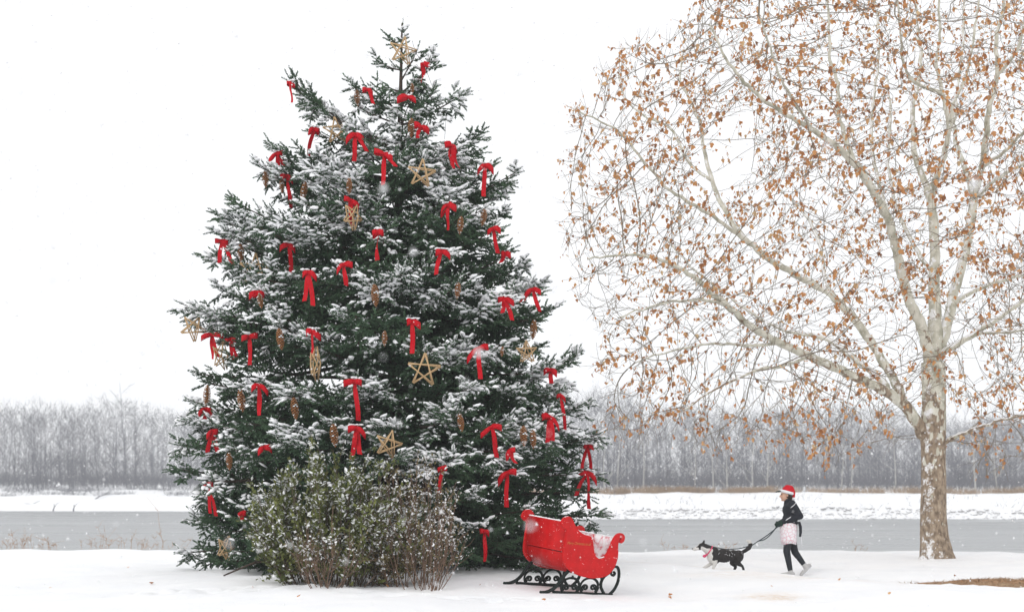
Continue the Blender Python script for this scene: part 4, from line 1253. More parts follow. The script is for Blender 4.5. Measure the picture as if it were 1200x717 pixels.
l.new(r1.outputs['Color'], b.inputs['Base Color']); b.inputs['Roughness'].default_value = .9
tag(link('bank_rocks', np_mesh('bank_rocks', Pb, Tb, False), M_rocksnow), 'snow-filled rocks along the far water edge', 'rocks', kind='stuff')

def blades(name, mat, pts, hmin, hmax, wid, label, cat, lean=.25):
    p = np.array(pts); n_ = len(p)
    h = rng.uniform(hmin, hmax, n_); a = rng.uniform(0, 6.28, n_)
    wv = np.stack([np.cos(a), np.sin(a), np.zeros(n_)], 1) * wid
    le = rng.normal(0, lean, (n_, 3)); le[:, 2] = 1
    mid = p + le * (h * .55)[:, None]; le2 = le * np.array([1.9, 1.9, 1]); tipv = p + le2 * h[:, None] * np.array([1, 1, .97])
    V_ = np.stack([p - wv, p + wv, mid + wv * .7, mid - wv * .7, tipv], 1).reshape(-1, 3)
    i = np.arange(n_)[:, None] * 5
    T_ = np.concatenate([i + np.array([[0, 1, 2]]), i + np.array([[0, 2, 3]]), i + np.array([[3, 2, 4]])])
    return tag(link(name, np_mesh(name, V_, T_), mat), label, cat, kind='stuff')
pts = []
while len(pts) < 16000:
    px = rng.uniform(560, 1260)
    dens = 1.0 if 705 < px < 915 else (.45 if px > 1000 else .3)
    if rng.random() > dens * (.35 + .65 * (mnoise.noise((px * .03, 3, 1)) > -.1) ) or mnoise.noise((px * .06, 1, 8)) < -.32: continue
    y = 205 + rng.uniform(31, 35.5); x = (px - CX) / F_PX * y
    pts.append((x, rng.uniform(30.5, 35.5), 0))
pts = np.array(pts); pts[:, 1] += shore(pts[:, 0]); pts[:, 2] = gz(pts[:, 0], pts[:, 1]) - .05
blades('far_grass', M_drygrass, pts, .5, 1.35, .03, 'strip of dry tan grass along the far bank top', 'grass')
pts = []
for k in range(9000):
    px = rng.uniform(-40, 330); y = 258 + rng.uniform(18, 40); x = (px - CX) / F_PX * y
    y = rng.uniform(20, 36)
    if mnoise.noise((x * .12, y * .3, 2)) < 0.05: continue
    pts.append((x, y, 0))
pts = np.array(pts); pts[:, 1] += shore(pts[:, 0]); pts[:, 2] = gz(pts[:, 0], pts[:, 1]) - .05
n_ = 1500
x = rng.uniform(-20, 85, n_); y = rng.uniform(5, 30, n_)
kp = np.array([mnoise.noise((a_ * .1, b_ * .35, 4)) > .12 for a_, b_ in zip(x, y)]); x, y = x[kp], y[kp] + shore(x[kp])
pts = np.concatenate([pts, np.stack([x, y, gz(x, y) - .05], 1)])
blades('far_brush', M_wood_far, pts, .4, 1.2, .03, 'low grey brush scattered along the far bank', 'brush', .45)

# driftwood on the far left bank
drift = [((22, 587, 44, 601, .14), 'long grey driftwood log leaning to the water on the far left bank'), ((97, 596, 104, 586, .10), 'short upright driftwood snag on the far left bank, right of the long log'),
         ((110, 597, 126, 590, .10), 'rightmost slanting driftwood pole on the far left bank'), ((62, 587, 62, 578, .12), 'small stump poking from the snow on the far left bank, nearest the long log'),
         ((86, 588, 85, 580, .12), 'second stump poking from the snow on the far left bank')]
for (x0, y0, x1, y1, r_), lab in drift:
    d = 258
    def onb(px, py):
        dd = 262.0
        for _ in range(6):
            x = (px - CX) / F_PX * dd
            dd = F_PX * (CAMZ - g1(x, dd)) / (py - HY)
            dd = min(max(dd, 256), 290)
        return Vector(((px - CX) / F_PX * dd, dd, 0))
    a = onb(x0, max(y0, y1)); s_ = F_PX / a.y
    a.x = (x0 - CX) / F_PX * a.y
    a.z = g1(a.x, a.y)
    bvec = Vector(((x1 - x0) / s_, 0.8, (y0 - y1) / s_ if abs(x1 - x0) < 12 or y1 < y0 else -.1))
    tb = TB(); q = [Vector((0, 0, -.15)), bvec * .35 + Vector((0, 0, .12)), bvec * .7 + Vector((.1, 0, .1)), bvec + Vector((0, 0, .15))]
    tb.tube(q, [r_ * 1.2, r_, r_ * .8, r_ * .4], 7)
    tb.tube([bvec * .6, bvec * .75 + Vector((.4, .2, .5)), bvec * .8 + Vector((.9, .3, .8))], [r_ * .5, r_ * .35, r_ * .15], 5)
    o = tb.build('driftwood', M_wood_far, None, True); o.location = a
    tag(o, lab, 'driftwood', 'driftwood on the far left bank')

# dry weeds standing at the near bank's edge
M_weed = simple('dry_weed', (0.50, 0.30, 0.17), (0.30, 0.19, 0.12), 5, .9)
weeds = [(12, .75, 14, 'small orange weed tuft at the left edge of the near bank'), (28, 1.0, 16, 'taller orange weed tuft second from the left on the near bank'), (58, .7, 22, 'bushy orange weed tuft third from the left on the near bank'),
         (108, .6, 10, 'sparse weed stems left of the tall stalk on the near bank'), (121, 1.35, 8, 'tall single weed stalk on the left near bank'), (142, .75, 14, 'orange weed tuft just right of the tall stalk on the near bank'),
         (171, .65, 16, 'low orange weed tuft between two tall stalks on the near bank'), (190, 1.4, 6, 'second tall weed stalk, nearest the spruce on the near bank'), (210, .7, 8, 'sparse weeds beside the spruce on the near bank'),
         (790, .45, 10, 'thin weeds on the near bank behind the dog\'s head'), (850, .4, 8, 'thin weeds on the near bank behind the dog\'s back'), (1010, .4, 8, 'thin weeds on the near bank right of the walker')]
for px, h, ns, lab in weeds:
    y = 36.0
    for _ in range(4):
        x = (px - CX) / F_PX * y; y = float(lawn_edge(x)) + .5
    o = empty('dry_weed', (x, y, g1(x, y)))
    tag(o, lab, 'weed', 'dry weeds on the near bank')
    st = Tubes(); sdv = Tubes()
    for k in range(max(int(ns * .6), 4)):
        h2 = .8 * h * rng.uniform(.5, 1.1) * (1.25 if k == 0 else .8); b0 = np.array([rng.normal(0, .16), rng.normal(0, .1), -.05]); d = nrm(np.array([rng.normal(0, .15), rng.normal(0, .1), 1]))
        P = np.array([b0 + d * h2 * t + np.array([.10 * t * t * rng.normal(), 0, 0]) for t in np.linspace(0, 1, 5)])
        st.add(P, np.linspace(.005, .0025, 5), 3)
        for q in range(3):
            t = rng.uniform(.5, 1); p0 = P[int(t * 4)]; e = p0 + nrm(np.array([rng.normal(), rng.normal(), .9])) * rng.uniform(.06, .16)
            sdv.add(np.array([p0, (p0 + e) / 2, e]), np.array([.003, .006, .002]), 3)
    tag(st.build('stems', M_weed, o), kind='stuff'); tag(sdv.build('seed_heads', M_weed, o), kind='stuff')
# ------------------------------------------------------------------ shrubs in front of the spruce
def shrub(name, label, px, Y, width, depth, height, nst, leaves, lsize, mats, base_w, snow_p, bare_low=.35, seed=1, lobes=None, spread=1.0):
    r_ = np.random.default_rng(seed)
    x = (px - CX) / F_PX * Y; z = g1(x, Y)
    o = empty(name, (x, Y, z)); tag(o, label, 'shrub', 'shrubs in front of the spruce')
    tb_ = Tubes(); LP, LD = [], []
    def top_at(ux, uy):
        rr = math.hypot(ux, uy)
        k = math.sqrt(max(0.0, 1 - rr * rr)) ** .8
        return height * k * (1 + .14 * mnoise.noise((ux * 2.4 + seed, uy * 2.4, 5)) + .08 * mnoise.noise((ux * 6 + seed, uy * 6, 1)))
    for k in range(nst):
        a = r_.uniform(0, 6.28); rr = math.sqrt(r_.random()) * .97
        ux, uy = rr * math.cos(a), rr * math.sin(a)
        tip = np.array([ux * width / 2 * spread, uy * depth / 2 * spread, max(top_at(ux, uy) * r_.uniform(.74, 1.0), .25)])
        b0 = np.array([ux * base_w + r_.normal(0, .06), uy * base_w * .7 + r_.normal(0, .06), -.05])
        c = np.array([b0[0] * .5 + tip[0] * .55, b0[1] * .5 + tip[1] * .55, tip[2] * .42]) + r_.normal(0, .06, 3)
        t = np.linspace(0, 1, 8)[:, None]
        P = (1 - t) ** 2 * b0 + 2 * t * (1 - t) * c + t * t * tip + np.cumsum(r_.normal(0, .012, (8, 3)), 0) * t
        tb_.add(P, np.linspace(.008, .0035, 8), 4)
        for q in range(int(r_.integers(5, 10))):
            tt = r_.uniform(.12 if bare_low < .3 else .35, 1.0); i = min(int(tt * 7), 6); p0 = P[i] + (P[i + 1] - P[i]) * (tt * 7 - i)
            d = nrm((P[i + 1] - P[i]) / .2 + r_.normal(0, .55, 3) + ZUP * .3); L = r_.uniform(.12, .38)
            Q2 = np.array([p0 + d * L * s + ZUP * .05 * s * s + r_.normal(0, .008, 3) for s in np.linspace(0, 1, 4)])
            tb_.add(Q2, np.linspace(.005, .0025, 4), 3)
            for w in range(leaves):
                s = r_.uniform(.15, 1.05)
                p1 = p0 + d * L * s
                if p1[2] < height * bare_low * r_.uniform(.5, 1.3): continue
                LP.append(p1 + r_.normal(0, .025, 3)); LD.append(nrm(d * .6 + r_.normal(0, .7, 3) + ZUP * .2))
    tag(tb_.build('stems', mats[0], o), kind='stuff')
    P = np.array(LP); D = np.array(LD); n_ = len(P)
    S_ = np.cross(D, r_.normal(0, .7, (n_, 3)) + np.array([0, 0, 1.2])); S_ /= np.linalg.norm(S_, axis=1, keepdims=True)
    Nn = np.cross(S_, D); flip = np.sign(Nn[:, 2:3] + 1e-6); Nn *= flip
    sz = r_.uniform(.7, 1.3, n_) * lsize
    V_ = np.stack([P, P + D * (sz * .5)[:, None] + S_ * (sz * .24)[:, None] + Nn * (sz * .06)[:, None], P + D * sz[:, None], P + D * (sz * .5)[:, None] - S_ * (sz * .24)[:, None] + Nn * (sz * .06)[:, None]], 1).reshape(-1, 3)
    i = np.arange(n_)[:, None] * 4
    T_ = np.concatenate([i + np.array([[0, 1, 2]]), i + np.array([[0, 2, 3]])])
    hrel = P[:, 2] / np.maximum(np.array([top_at(min(max(p[0] / (width / 2 * spread), -1), 1), min(max(p[1] / (depth / 2 * spread), -1), 1)) for p in P]), .3)
    sp_ = np.clip(snow_p * (.35 + .9 * np.clip(hrel, 0, 1.1)) * np.clip(Nn[:, 2] * 1.4, 0, 1), 0, 1)
    sn_ = (r_.random(n_) < sp_) * r_.uniform(.45, .95, n_)
    link('leaves', tag_me(np_mesh('leaves', V_, T_, False, {'snow': np.repeat(sn_, 4)})), mats[1], o)['kind'] = 'stuff'
    sel = np.flatnonzero((r_.random(n_) < sp_ * .14 * (1 + 1.5 * np.array([mnoise.noise((p[0] * 4, p[1] * 4, p[2] * 4)) for p in P]))))
    C = P[sel] + np.array([0, 0, .012]); m_ = len(sel)
    Pb, Tb = blobs(C, D[sel] * np.array([1, 1, .3]), r_.uniform(.014, .032, m_), r_.uniform(.012, .022, m_), r_.uniform(.008, .014, m_))
    link('snow_clumps', np_mesh('snow_clumps', Pb, Tb, True), M_clump, o)['kind'] = 'stuff'
    return o
def tag_me(me): return me
M_dryleaf2 = snow_attr_mat('brown_shrub_leaf', (0.21, 0.165, 0.075), (0.10, 0.09, 0.042), 4)
shrub('leafy_shrub', 'broad olive leafy shrub powdered with snow, in front of the spruce', 392, 21.5, 2.75, 1.9, 1.95, 120, 22, .072, (M_shrubtwig, M_shrubleaf), .75, .40, .03, 3)
shrub('leafy_shrub', 'narrow snow-powdered shrub behind the reddish stems, right end of the bushes', 480, 21.6, 1.75, 1.5, 1.9, 50, 12, .056, (M_redtwig, M_dryleaf2), .5, .55, .08, 11)
shrub('twiggy_shrub', 'reddish brown twiggy shrub at the right end of the bushes', 497, 20.9, 1.3, .9, 1.55, 17, 5, .046, (M_redtwig, M_dryleaf2), .20, .8, .42, 21)
shrub('twiggy_shrub', 'low brown twiggy shrub with fanned stems in front of the leafy shrub', 382, 20.5, 1.1, .8, .95, 16, 3, .042, (M_redtwig, M_dryleaf2), .18, .75, .5, 31)
# bare fallen twigs by the shrubs
for (x0, y0, x1, y1, lab) in ((427, 676, 452, 667, 'pale fallen branch on the snow between the two twiggy shrubs'), (262, 667, 325, 653, 'dark low branch lying on the snow under the left of the spruce')):
    Ya = 21.0 if x0 > 300 else 23.0
    a = at(x0, y0, Ya); b_ = at(x1, y1, Ya + .4)
    a.z = g1(a.x, a.y) + .02; b_.z = max(b_.z, g1(b_.x, b_.y) + .05)
    tb = TB(); mid = (a + b_) / 2 + Vector((0, 0, .04))
    tb.tube([Vector((0, 0, 0)), mid - a, b_ - a], [.012, .018, .01], 6)
    tb.tube([mid - a, mid - a + Vector((.18, .05, .10)), mid - a + Vector((.3, .1, .05))], [.012, .009, .004], 5)
    o = tb.build('fallen_branch', M_shrubtwig if x0 > 300 else M_sprucewood, None, True); o.location = a
    tag(o, lab, 'branch')
# ------------------------------------------------------------------ red sleigh
M_sred = simple('sleigh_red', (0.62, 0.007, 0.009), (0.46, 0.005, 0.006), 6, 0.42, 0.12, 14, spec=0.2)
_n, _l = M_sred.node_tree.nodes, M_sred.node_tree.links
_b = _n['Principled BSDF']; _tc = _n.new('ShaderNodeTexCoord')
_src = _b.inputs['Base Color'].links[0].from_socket
_t = noise_node(_n, _l, 48, 2, .5, _tc.outputs['Object']); _t2 = noise_node(_n, _l, 5, 5, .65, _tc.outputs['Object'])
_m = _n.new('ShaderNodeMath'); _m.operation = 'MULTIPLY_ADD'; _m.inputs[1].default_value = .25; _l.new(_t2.outputs['Fac'], _m.inputs[0]); _l.new(_t.outputs['Fac'], _m.inputs[2])
_r = ramp(_n, _l, _m.outputs['Value'], [(0.83, 0), (0.87, .85)])          # specks of snow sticking to the paint
_x = _n.new('ShaderNodeMixRGB'); _x.inputs['Color2'].default_value = (*SNOW, 1)
_l.new(_r.outputs['Color'], _x.inputs['Fac']); _l.new(_src, _x.inputs['Color1']); _l.new(_x.outputs['Color'], _b.inputs['Base Color'])
_rr = ramp(_n, _l, _t2.outputs['Fac'], [(0.35, .3), (0.7, .65)]); _l.new(_rr.outputs['Color'], _b.inputs['Roughness'])
M_iron = simple('runner_iron', (0.018, 0.026, 0.024), (0.010, 0.014, 0.013), 20, 0.6, 0.3, 60, spec=0.15)
M_gold = simple('gold_lettering', (0.60, 0.22, 0.05), (0.48, 0.14, 0.03), 30, 0.5)
M_sredsnow, n, l, b = nmat('red_dusted_with_snow')
tc = n.new('ShaderNodeTexCoord')
t1 = noise_node(n, l, 9, 6, .7, tc.outputs['Object'])
r1 = ramp(n, l, t1.outputs['Fac'], [(0.36, (0.62, 0.006, 0.010)), (0.47, (0.80, 0.62, 0.66)), (0.56, SNOW)])
l.new(r1.outputs['Color'], b.inputs['Base Color']); b.inputs['Roughness'].default_value = .8
TH = R(38)
GX_, GY_ = -0.118, 0.028
u_ = Vector((math.cos(TH), math.sin(TH), math.cos(TH) * GX_ + math.sin(TH) * GY_)).normalized()
w_ = Vector((-math.sin(TH), math.cos(TH), -math.sin(TH) * GX_ + math.cos(TH) * GY_)).normalized()
up_ = u_.cross(w_).normalized(); w_ = up_.cross(u_)
sl = empty('red_sleigh')
o_ = Vector((SL0[0], SL0[1], g1(SL0[0], SL0[1]) + .012))
sl.matrix_world = Matrix(((u_.x, w_.x, up_.x, o_.x), (u_.y, w_.y, up_.y, o_.y), (u_.z, w_.z, up_.z, o_.z), (0, 0, 0, 1)))
tag(sl, 'red wooden sleigh on scrolled black iron runners beside the spruce', 'sleigh')
SW = 0.98
def sp(zx, zy): return ((zx - 435) / 317.0, (645 + .04 * (zx - 435) - zy) / 403.0)
def smooth_curve(pts, closed=False, k=6):
    P = [Vector((p[0], p[1], 0)) for p in pts]; n_ = len(P); out = []
    rng_ = range(n_ if closed else n_ - 1)
    for i in rng_:
        p0 = P[(i - 1) % n_] if closed or i > 0 else P[0]; p1 = P[i]; p2 = P[(i + 1) % n_]; p3 = P[(i + 2) % n_] if closed or i + 2 < n_ else P[-1]
        for s in range(k):
            t = s / k
            q = 0.5 * ((2 * p1) + (p2 - p0) * t + (2 * p0 - 5 * p1 + 4 * p2 - p3) * t * t + (3 * p1 - p0 - 3 * p2 + p3) * t ** 3)
            out.append((q.x, q.y))
    if not closed: out.append((P[-1].x, P[-1].y))
    return out
prof_z = [(402,235),(405,212),(418,192),(440,185),(463,198),(488,240),(508,264),(545,288),(588,300),(607,328),(618,375),(634,415),(660,434),(690,424),(714,385),(733,322),(752,287),(780,275),(803,290),(806,318),(790,338),(776,328),(786,308),(776,306),(769,345),(776,400),(774,445),(760,492),(730,530),(690,548),(640,553),(600,550),(540,535),(482,505),(447,465),(436,420),(436,340),(437,268),(420,256)]
prof = smooth_curve([sp(*p) for p in prof_z], True, 4)
def side_panel(y0, y1):
    n_ = len(prof)
    tb = TB()
    tb.add([(p[0], y0, p[1]) for p in prof] + [(p[0], y1, p[1]) for p in prof],
           [tuple(range(n_)), tuple(range(2 * n_ - 1, n_ - 1, -1))] + [(i, (i + 1) % n_, n_ + (i + 1) % n_, n_ + i) for i in range(n_)])
    me = tb.mesh('side_panel')
    bm = bmesh.new(); bm.from_mesh(me); bmesh.ops.recalc_face_normals(bm, faces=bm.faces); bmesh.ops.triangulate(bm, faces=[f for f in bm.faces if len(f.verts) > 4]); bm.to_mesh(me); bm.free()
    o = link('side_panel', me, M_sred, sl)
    bv = o.modifiers.new('b', 'BEVEL'); bv.width = .006; bv.segments = 2; bv.limit_method = 'ANGLE'; bv.angle_limit = R(50)
    return o
pn = side_panel(0, .04); pf = side_panel(SW - .04, SW)
def cross_strip(name, zpts, mat, th=.022, y0=.041, y1=SW - .041, k=5):
    c = smooth_curve([sp(*p) for p in zpts], False, k)
    tb = TB(); n_ = len(c); a, bb = [], []
    for i in range(n_):
        p = Vector(c[i]); q0 = Vector(c[max(i - 1, 0)]); q1 = Vector(c[min(i + 1, n_ - 1)])
        d = (q1 - q0).normalized(); nn = Vector((-d.y, d.x)) * th
        a.append(p); bb.append(p + nn)
    V_ = [(p.x, y0, p.y) for p in a] + [(p.x, y1, p.y) for p in a] + [(p.x, y1, p.y) for p in bb] + [(p.x, y0, p.y) for p in bb]
    fs = []
    for i in range(n_ - 1):
        for k_ in range(4):
            A_ = k_ * n_; B_ = ((k_ + 1) % 4) * n_
            fs.append((A_ + i, A_ + i + 1, B_ + i + 1, B_ + i))
    fs += [(0, n_, 2 * n_, 3 * n_), (n_ - 1, 2 * n_ - 1, 3 * n_ - 1, 4 * n_ - 1)]
    tb.add(V_, fs)
    return tb.build(name, mat, sl, True)
cross_strip('back_panel', [(441, 222), (443, 268), (443, 340), (444, 398)], M_sred)
cross_strip('lower_back', [(450, 404), (452, 430), (462, 462), (490, 499), (520, 518)], M_sred)
cross_strip('floor', [(524, 522), (560, 535), (640, 545), (690, 540), (726, 522)], M_sred)
cross_strip('front_panel', [(730, 518), (752, 486), (766, 445), (767, 400), (762, 345), (770, 312)], M_sredsnow)
cross_strip('seat', [(456, 400), (520, 392), (600, 396), (604, 440)], M_sredsnow)
cross_strip('seat_back', [(470, 396), (458, 330), (456, 262)], M_sred, .03)
# iron runners
def zs_(pts, y): return [(sp(*p)[0], y, sp(*p)[1]) for p in pts]
def volute(cx_, cy_, rx, ry, a0, a1, turns_in=.35):
    out = []
    for i in range(22):
        t = i / 21; a = a0 + (a1 - a0) * t
        out.append((cx_ + rx * math.cos(a), cy_ - ry * math.sin(a)))
    return out
def spiral(cx_, cy_, r0, a0, turns, sgn):
    return [(cx_ + r0 * (1 - .78 * t) * math.cos(a0 + sgn * turns * 6.283 * t), cy_ - r0 * (1 - .78 * t) * math.sin(a0 + sgn * turns * 6.283 * t)) for t in np.linspace(0, 1, 16)]
for y in (.05, SW - .05):
    rn = empty('runner'); rn.parent = sl
    def bar(name, zp, r=.017, fl=.75):
        r *= 1.45
        c = smooth_curve(zp, False, 2)
        tb = TB(); tb.tube(zs_(c, y), r, 7, True, fl); return tb.build(name, M_iron, rn, True)
    bar('rail', [(410, 637), (440, 640), (520, 644), (640, 650), (720, 654), (762, 656), (780, 650)], .018)
    bar('front_curl', [(762, 656), (788, 630), (806, 590), (812, 550), (806, 505), (790, 484), (770, 488), (758, 508), (760, 530), (774, 538), (782, 524), (774, 516)])
    bar('front_brace', [(745, 522), (716, 545), (701, 580), (706, 615), (728, 648)])
    bar('rear_brace', [(492, 508), (462, 545), (440, 585), (408, 622), (366, 640), (335, 640)], .019)
    for cx_ in (512, 630):
        bar('scroll_arch', volute(cx_, 606, 56, 52, -.75, math.pi + .75), .015)
        bar('scroll_curl', spiral(cx_ - 26, 612, 20, -2.2, 1.35, -1), .013)
        bar('scroll_curl', spiral(cx_ + 26, 612, 20, -.9, 1.35, 1), .013)
    for zx in (520, 640, 700):
        bar('post', [(zx, 540), (zx, 562)], .016)
# lettering
fc = bpy.data.curves.new('lettering', 'FONT'); fc.body = 'Merry Christmas to all'; fc.size = .062; fc.shear = .3; fc.extrude = .0006; fc.align_x = 'CENTER'
fo = bpy.data.objects.new('tmp_text', fc); COL.objects.link(fo)
dg = bpy.context.evaluated_depsgraph_get(); tme = bpy.data.meshes.new_from_object(fo.evaluated_get(dg)); bpy.data.objects.remove(fo, do_unlink=True)
wx = max(v.co.x for v in tme.vertices) - min(v.co.x for v in tme.vertices)
lt = link('lettering', tme, M_gold, sl); lx, lz = sp(520, 352)
lt.location = (lx, -.003, lz); lt.rotation_euler = (R(90), 0, 0); lt.scale = (.46 / wx, .46 / wx * 1.1, 1)
# snow lying on the rims, the seat and in the bottom
def rim_snow(pts3, n_, ra, rb, rc):
    P = np.array(pts3); sg = np.concatenate([[0], np.cumsum(np.linalg.norm(np.diff(P, axis=0), axis=1))]); t = np.sort(rng.uniform(0, sg[-1], n_))
    C = np.stack([np.interp(t, sg, P[:, i]) for i in range(3)], 1)
    A_ = np.stack([np.interp(np.minimum(t + .02, sg[-1]), sg, P[:, i]) - np.interp(np.maximum(t - .02, 0), sg, P[:, i]) for i in range(3)], 1)
    return blobs(C, A_, rng.uniform(.7, 1.3, n_) * ra, rng.uniform(.8, 1.2, n_) * rb, rng.uniform(.7, 1.2, n_) * rc, .12)
RV, RT, k0 = [], [], 0
bx_, bz_ = sp(446, 221)
jobs = [([(bx_, .04, bz_ + .004), (bx_, SW - .04, bz_ + .004)], 60, .04, .018, .012)]
for yy in (.02, SW - .02):
    top_ = [(sp(*p)[0], yy, sp(*p)[1] + .002) for p in [(418, 192), (440, 186), (463, 198)]]
    jobs.append((top_, 8, .03, .017, .008))
    jobs.append(([(sp(*p)[0], yy, sp(*p)[1] + .002) for p in [(508, 264), (545, 289), (586, 300)]], 14, .03, .017, .008))
    jobs.append(([(sp(*p)[0], yy, sp(*p)[1] + .002) for p in [(634, 416), (660, 434), (690, 424)]], 10, .025, .016, .007))
fx_, fz_ = sp(770, 310)
jobs.append(([(fx_ + .0, .05, fz_ + .004), (fx_, SW - .05, fz_ + .004)], 46, .035, .02, .012))
sx_, sz_ = sp(530, 380)
for q in range(5):
    jobs.append(([(sx_ + q * .07 - .1, .07, sz_), (sx_ + q * .07 - .1, SW - .07, sz_)], 34, .07, .05, .02))
for j in jobs:
    a, b_ = rim_snow(*j); RV.append(a); RT.append(b_ + k0); k0 += len(a)
tag(link('snow_cover', np_mesh('snow_cover', np.concatenate(RV), np.concatenate(RT), True), M_clump, sl), kind='stuff')
# ------------------------------------------------------------------ walker with dog
M_skin = simple('skin', (0.62, 0.38, 0.28), (0.55, 0.32, 0.23), 12, .55)
M_black = simple('black_jersey', (0.012, 0.014, 0.020), (0.020, 0.022, 0.030), 8, .75, .3, 40)
M_legging = simple('dark_leggings', (0.014, 0.017, 0.022), (0.022, 0.026, 0.032), 9, .7, .3, 30)
M_white = simple('white_trim', (0.80, 0.80, 0.82), (0.70, 0.70, 0.73), 15, .85, .3, 60)
M_hatred = simple('hat_red', (0.58, 0.008, 0.02), (0.45, 0.005, 0.014), 18, .85, .3, 50)
M_visor = simple('dark_green_visor', (0.012, 0.035, 0.025), (0.008, 0.022, 0.017), 12, .6)
M_shoe = simple('grey_sneaker', (0.50, 0.49, 0.48), (0.36, 0.355, 0.36), 14, .7)
M_hair = simple('dark_hair', (0.05, 0.03, 0.02), (0.03, 0.018, 0.012), 14, .6)
M_dark = simple('eye_dark', (0.02, 0.015, 0.012), (0.015, 0.012, 0.01), 14, .3)
M_lip = simple('lip', (0.42, 0.16, 0.13), (0.36, 0.13, 0.11), 14, .5)
M_apron, n, l, b = nmat('patterned_apron')
tc = n.new('ShaderNodeTexCoord')
v1 = n.new('ShaderNodeTexVoronoi'); v1.feature = 'DISTANCE_TO_EDGE'; v1.inputs['Scale'].default_value = 17; l.new(tc.outputs['Object'], v1.inputs['Vector'])
r1 = ramp(n, l, v1.outputs['Distance'], [(0.025, (0.66, 0.30, 0.38)), (0.07, (0.80, 0.77, 0.79))])
l.new(r1.outputs['Color'], b.inputs['Base Color']); b.inputs['Roughness'].default_value = .85

def capsule(tb, a, b_, ra, rb, n_=12):
    a, b_ = Vector(a), Vector(b_)
    tb.tube([a, a.lerp(b_, .5), b_], [ra, (ra + rb) / 2, rb], n_)
    tb.ball(a, ra, n_, 8); tb.ball(b_, rb, n_, 8)
def chain(tb, pts, rads, n_=12):
    for i in range(len(pts) - 1): capsule(tb, pts[i], pts[i + 1], rads[i], rads[i + 1], n_)
WY = 26.2
wx_ = (925 - CX) / F_PX * WY
WZ = CAMZ - (671.5 - HY) / F_PX * WY
wz_ = g1(wx_, WY)
per = empty('person', (wx_, WY, wz_))
tag(per, 'person in red and white hat and black jacket walking a dog', 'person')
J = dict(head=(-.062, 0, 1.475), neck=(-.035, 0, 1.345), chest=(.015, 0, 1.20), waist=(.015, 0, 1.02), pelvis=(.01, 0, .875),
         shl=(.02, -.165, 1.305), ell=(.150, -.215, 1.095), hal=(-.125, -.090, .985), shr=(.005, .165, 1.305), elr=(.10, .21, 1.09), har=(-.150, .050, .965),
         hfl=(.0, -.085, .85), knl=(-.065, -.085, .465), anl=(.005, -.085, .095), hfr=(.02, .085, .85), knr=(.115, .085, .44), anr=(.285, .085, .205))
def sl_limb(tb, keys, rads): chain(tb, [J[k] for k in keys], rads)
def hand(tb, c, fwd, curl=Vector((0, 0, -1)), side=1, r=.0095, pr=1.0):
    c = Vector(c); f = Vector(fwd).normalized(); up = Vector((0, 0, 1)); s = f.cross(up).normalized() * side; up = s.cross(f) * side
    tb.ball(c + f * .035, (.040 * pr, .022 * pr, .042 * pr), 10, 8)
    for i, (o_f, L) in enumerate(((.030, .032), (.010, .037), (-.010, .034), (-.029, .027))):
        k0_ = c + f * .065 + up * o_f
        k1 = k0_ + f * L * .9 + s * .010; k2 = k1 + (f * -.1 + s * 1.0).normalized() * L * .75; k3 = k2 + (f * -1.0 + s * .1).normalized() * L * .65
        chain(tb, [c + f * .03 + up * o_f * .8, k0_, k1, k2, k3], [.010 * pr, .010 * pr, r, r * .95, r * .85], 7)
    t0 = c + f * .02 + up * .03; chain(tb, [t0, t0 + f * .03 + up * .022 + s * .02, t0 + f * .045 + up * .004 + s * .042], [.012 * pr, .0105 * pr, .009 * pr], 7)
# body: one continuous skin
tb = TB()
hd = Vector(J['head'])
tb.ball(hd + Vector((.012, 0, .025)), (.093, .072, .100), 16, 12)            # skull
tb.ball(hd + Vector((-.030, 0, -.035)), (.062, .056, .082), 14, 10)          # face and jaw
tb.ball(hd + Vector((-.066, 0, -.098)), (.022, .024, .020), 8, 6)            # chin
capsule(tb, hd + Vector((-.088, 0, -.002)), hd + Vector((-.108, 0, -.036)), .011, .016, 8)   # nose
for s in (-1, 1):
    tb.ball(hd + Vector((.012, s * .074, -.012)), (.020, .010, .030), 8, 6)  # ears
    tb.ball(hd + Vector((-.070, s * .030, .020)), (.020, .026, .010), 8, 6)  # brow
chain(tb, [hd + Vector((.015, 0, -.06)), J['neck'], J['chest'], J['waist'], J['pelvis']], [.052, .056, .118, .108, .122])
for s in 'lr':
    chain(tb, [J['sh' + s], J['el' + s], J['ha' + s]], [.052, .040, .028]); capsule(tb, J['chest'], J['sh' + s], .08, .055)
    chain(tb, [J['hf' + s], J['kn' + s], J['an' + s]], [.082, .055, .036])
hand(tb, J['hal'], (-.8, .1, -.52), side=1); hand(tb, J['har'], (-.8, -.1, -.52), side=1)
chain(tb, [J['anl'], (-.03, -.085, .045), (-.12, -.085, .035)], [.036, .034, .024]); chain(tb, [J['anr'], (.32, .085, .16), (.235, .085, .04)], [.036, .033, .024])
link('body', remeshed(tb, .0085, 3), M_skin, per)
for s in (-1, 1):
    tb = TB(); tb.ball(hd + Vector((-.078, s * .028, .003)), (.011, .012, .009), 8, 6); tb.build('eye', M_dark, per, True)
tb = TB(); tb.ball(hd + Vector((-.083, 0, -.066)), (.012, .026, .007), 8, 6); tb.build('mouth', M_lip, per, True)
tb = TB(); tb.ball(hd + Vector((.040, 0, .010)), (.082, .080, .100), 14, 10); tb.ball(hd + Vector((.075, 0, -.055)), (.045, .06, .06), 10, 8)
link('hair', remeshed(tb, .012, 4), M_hair, per)
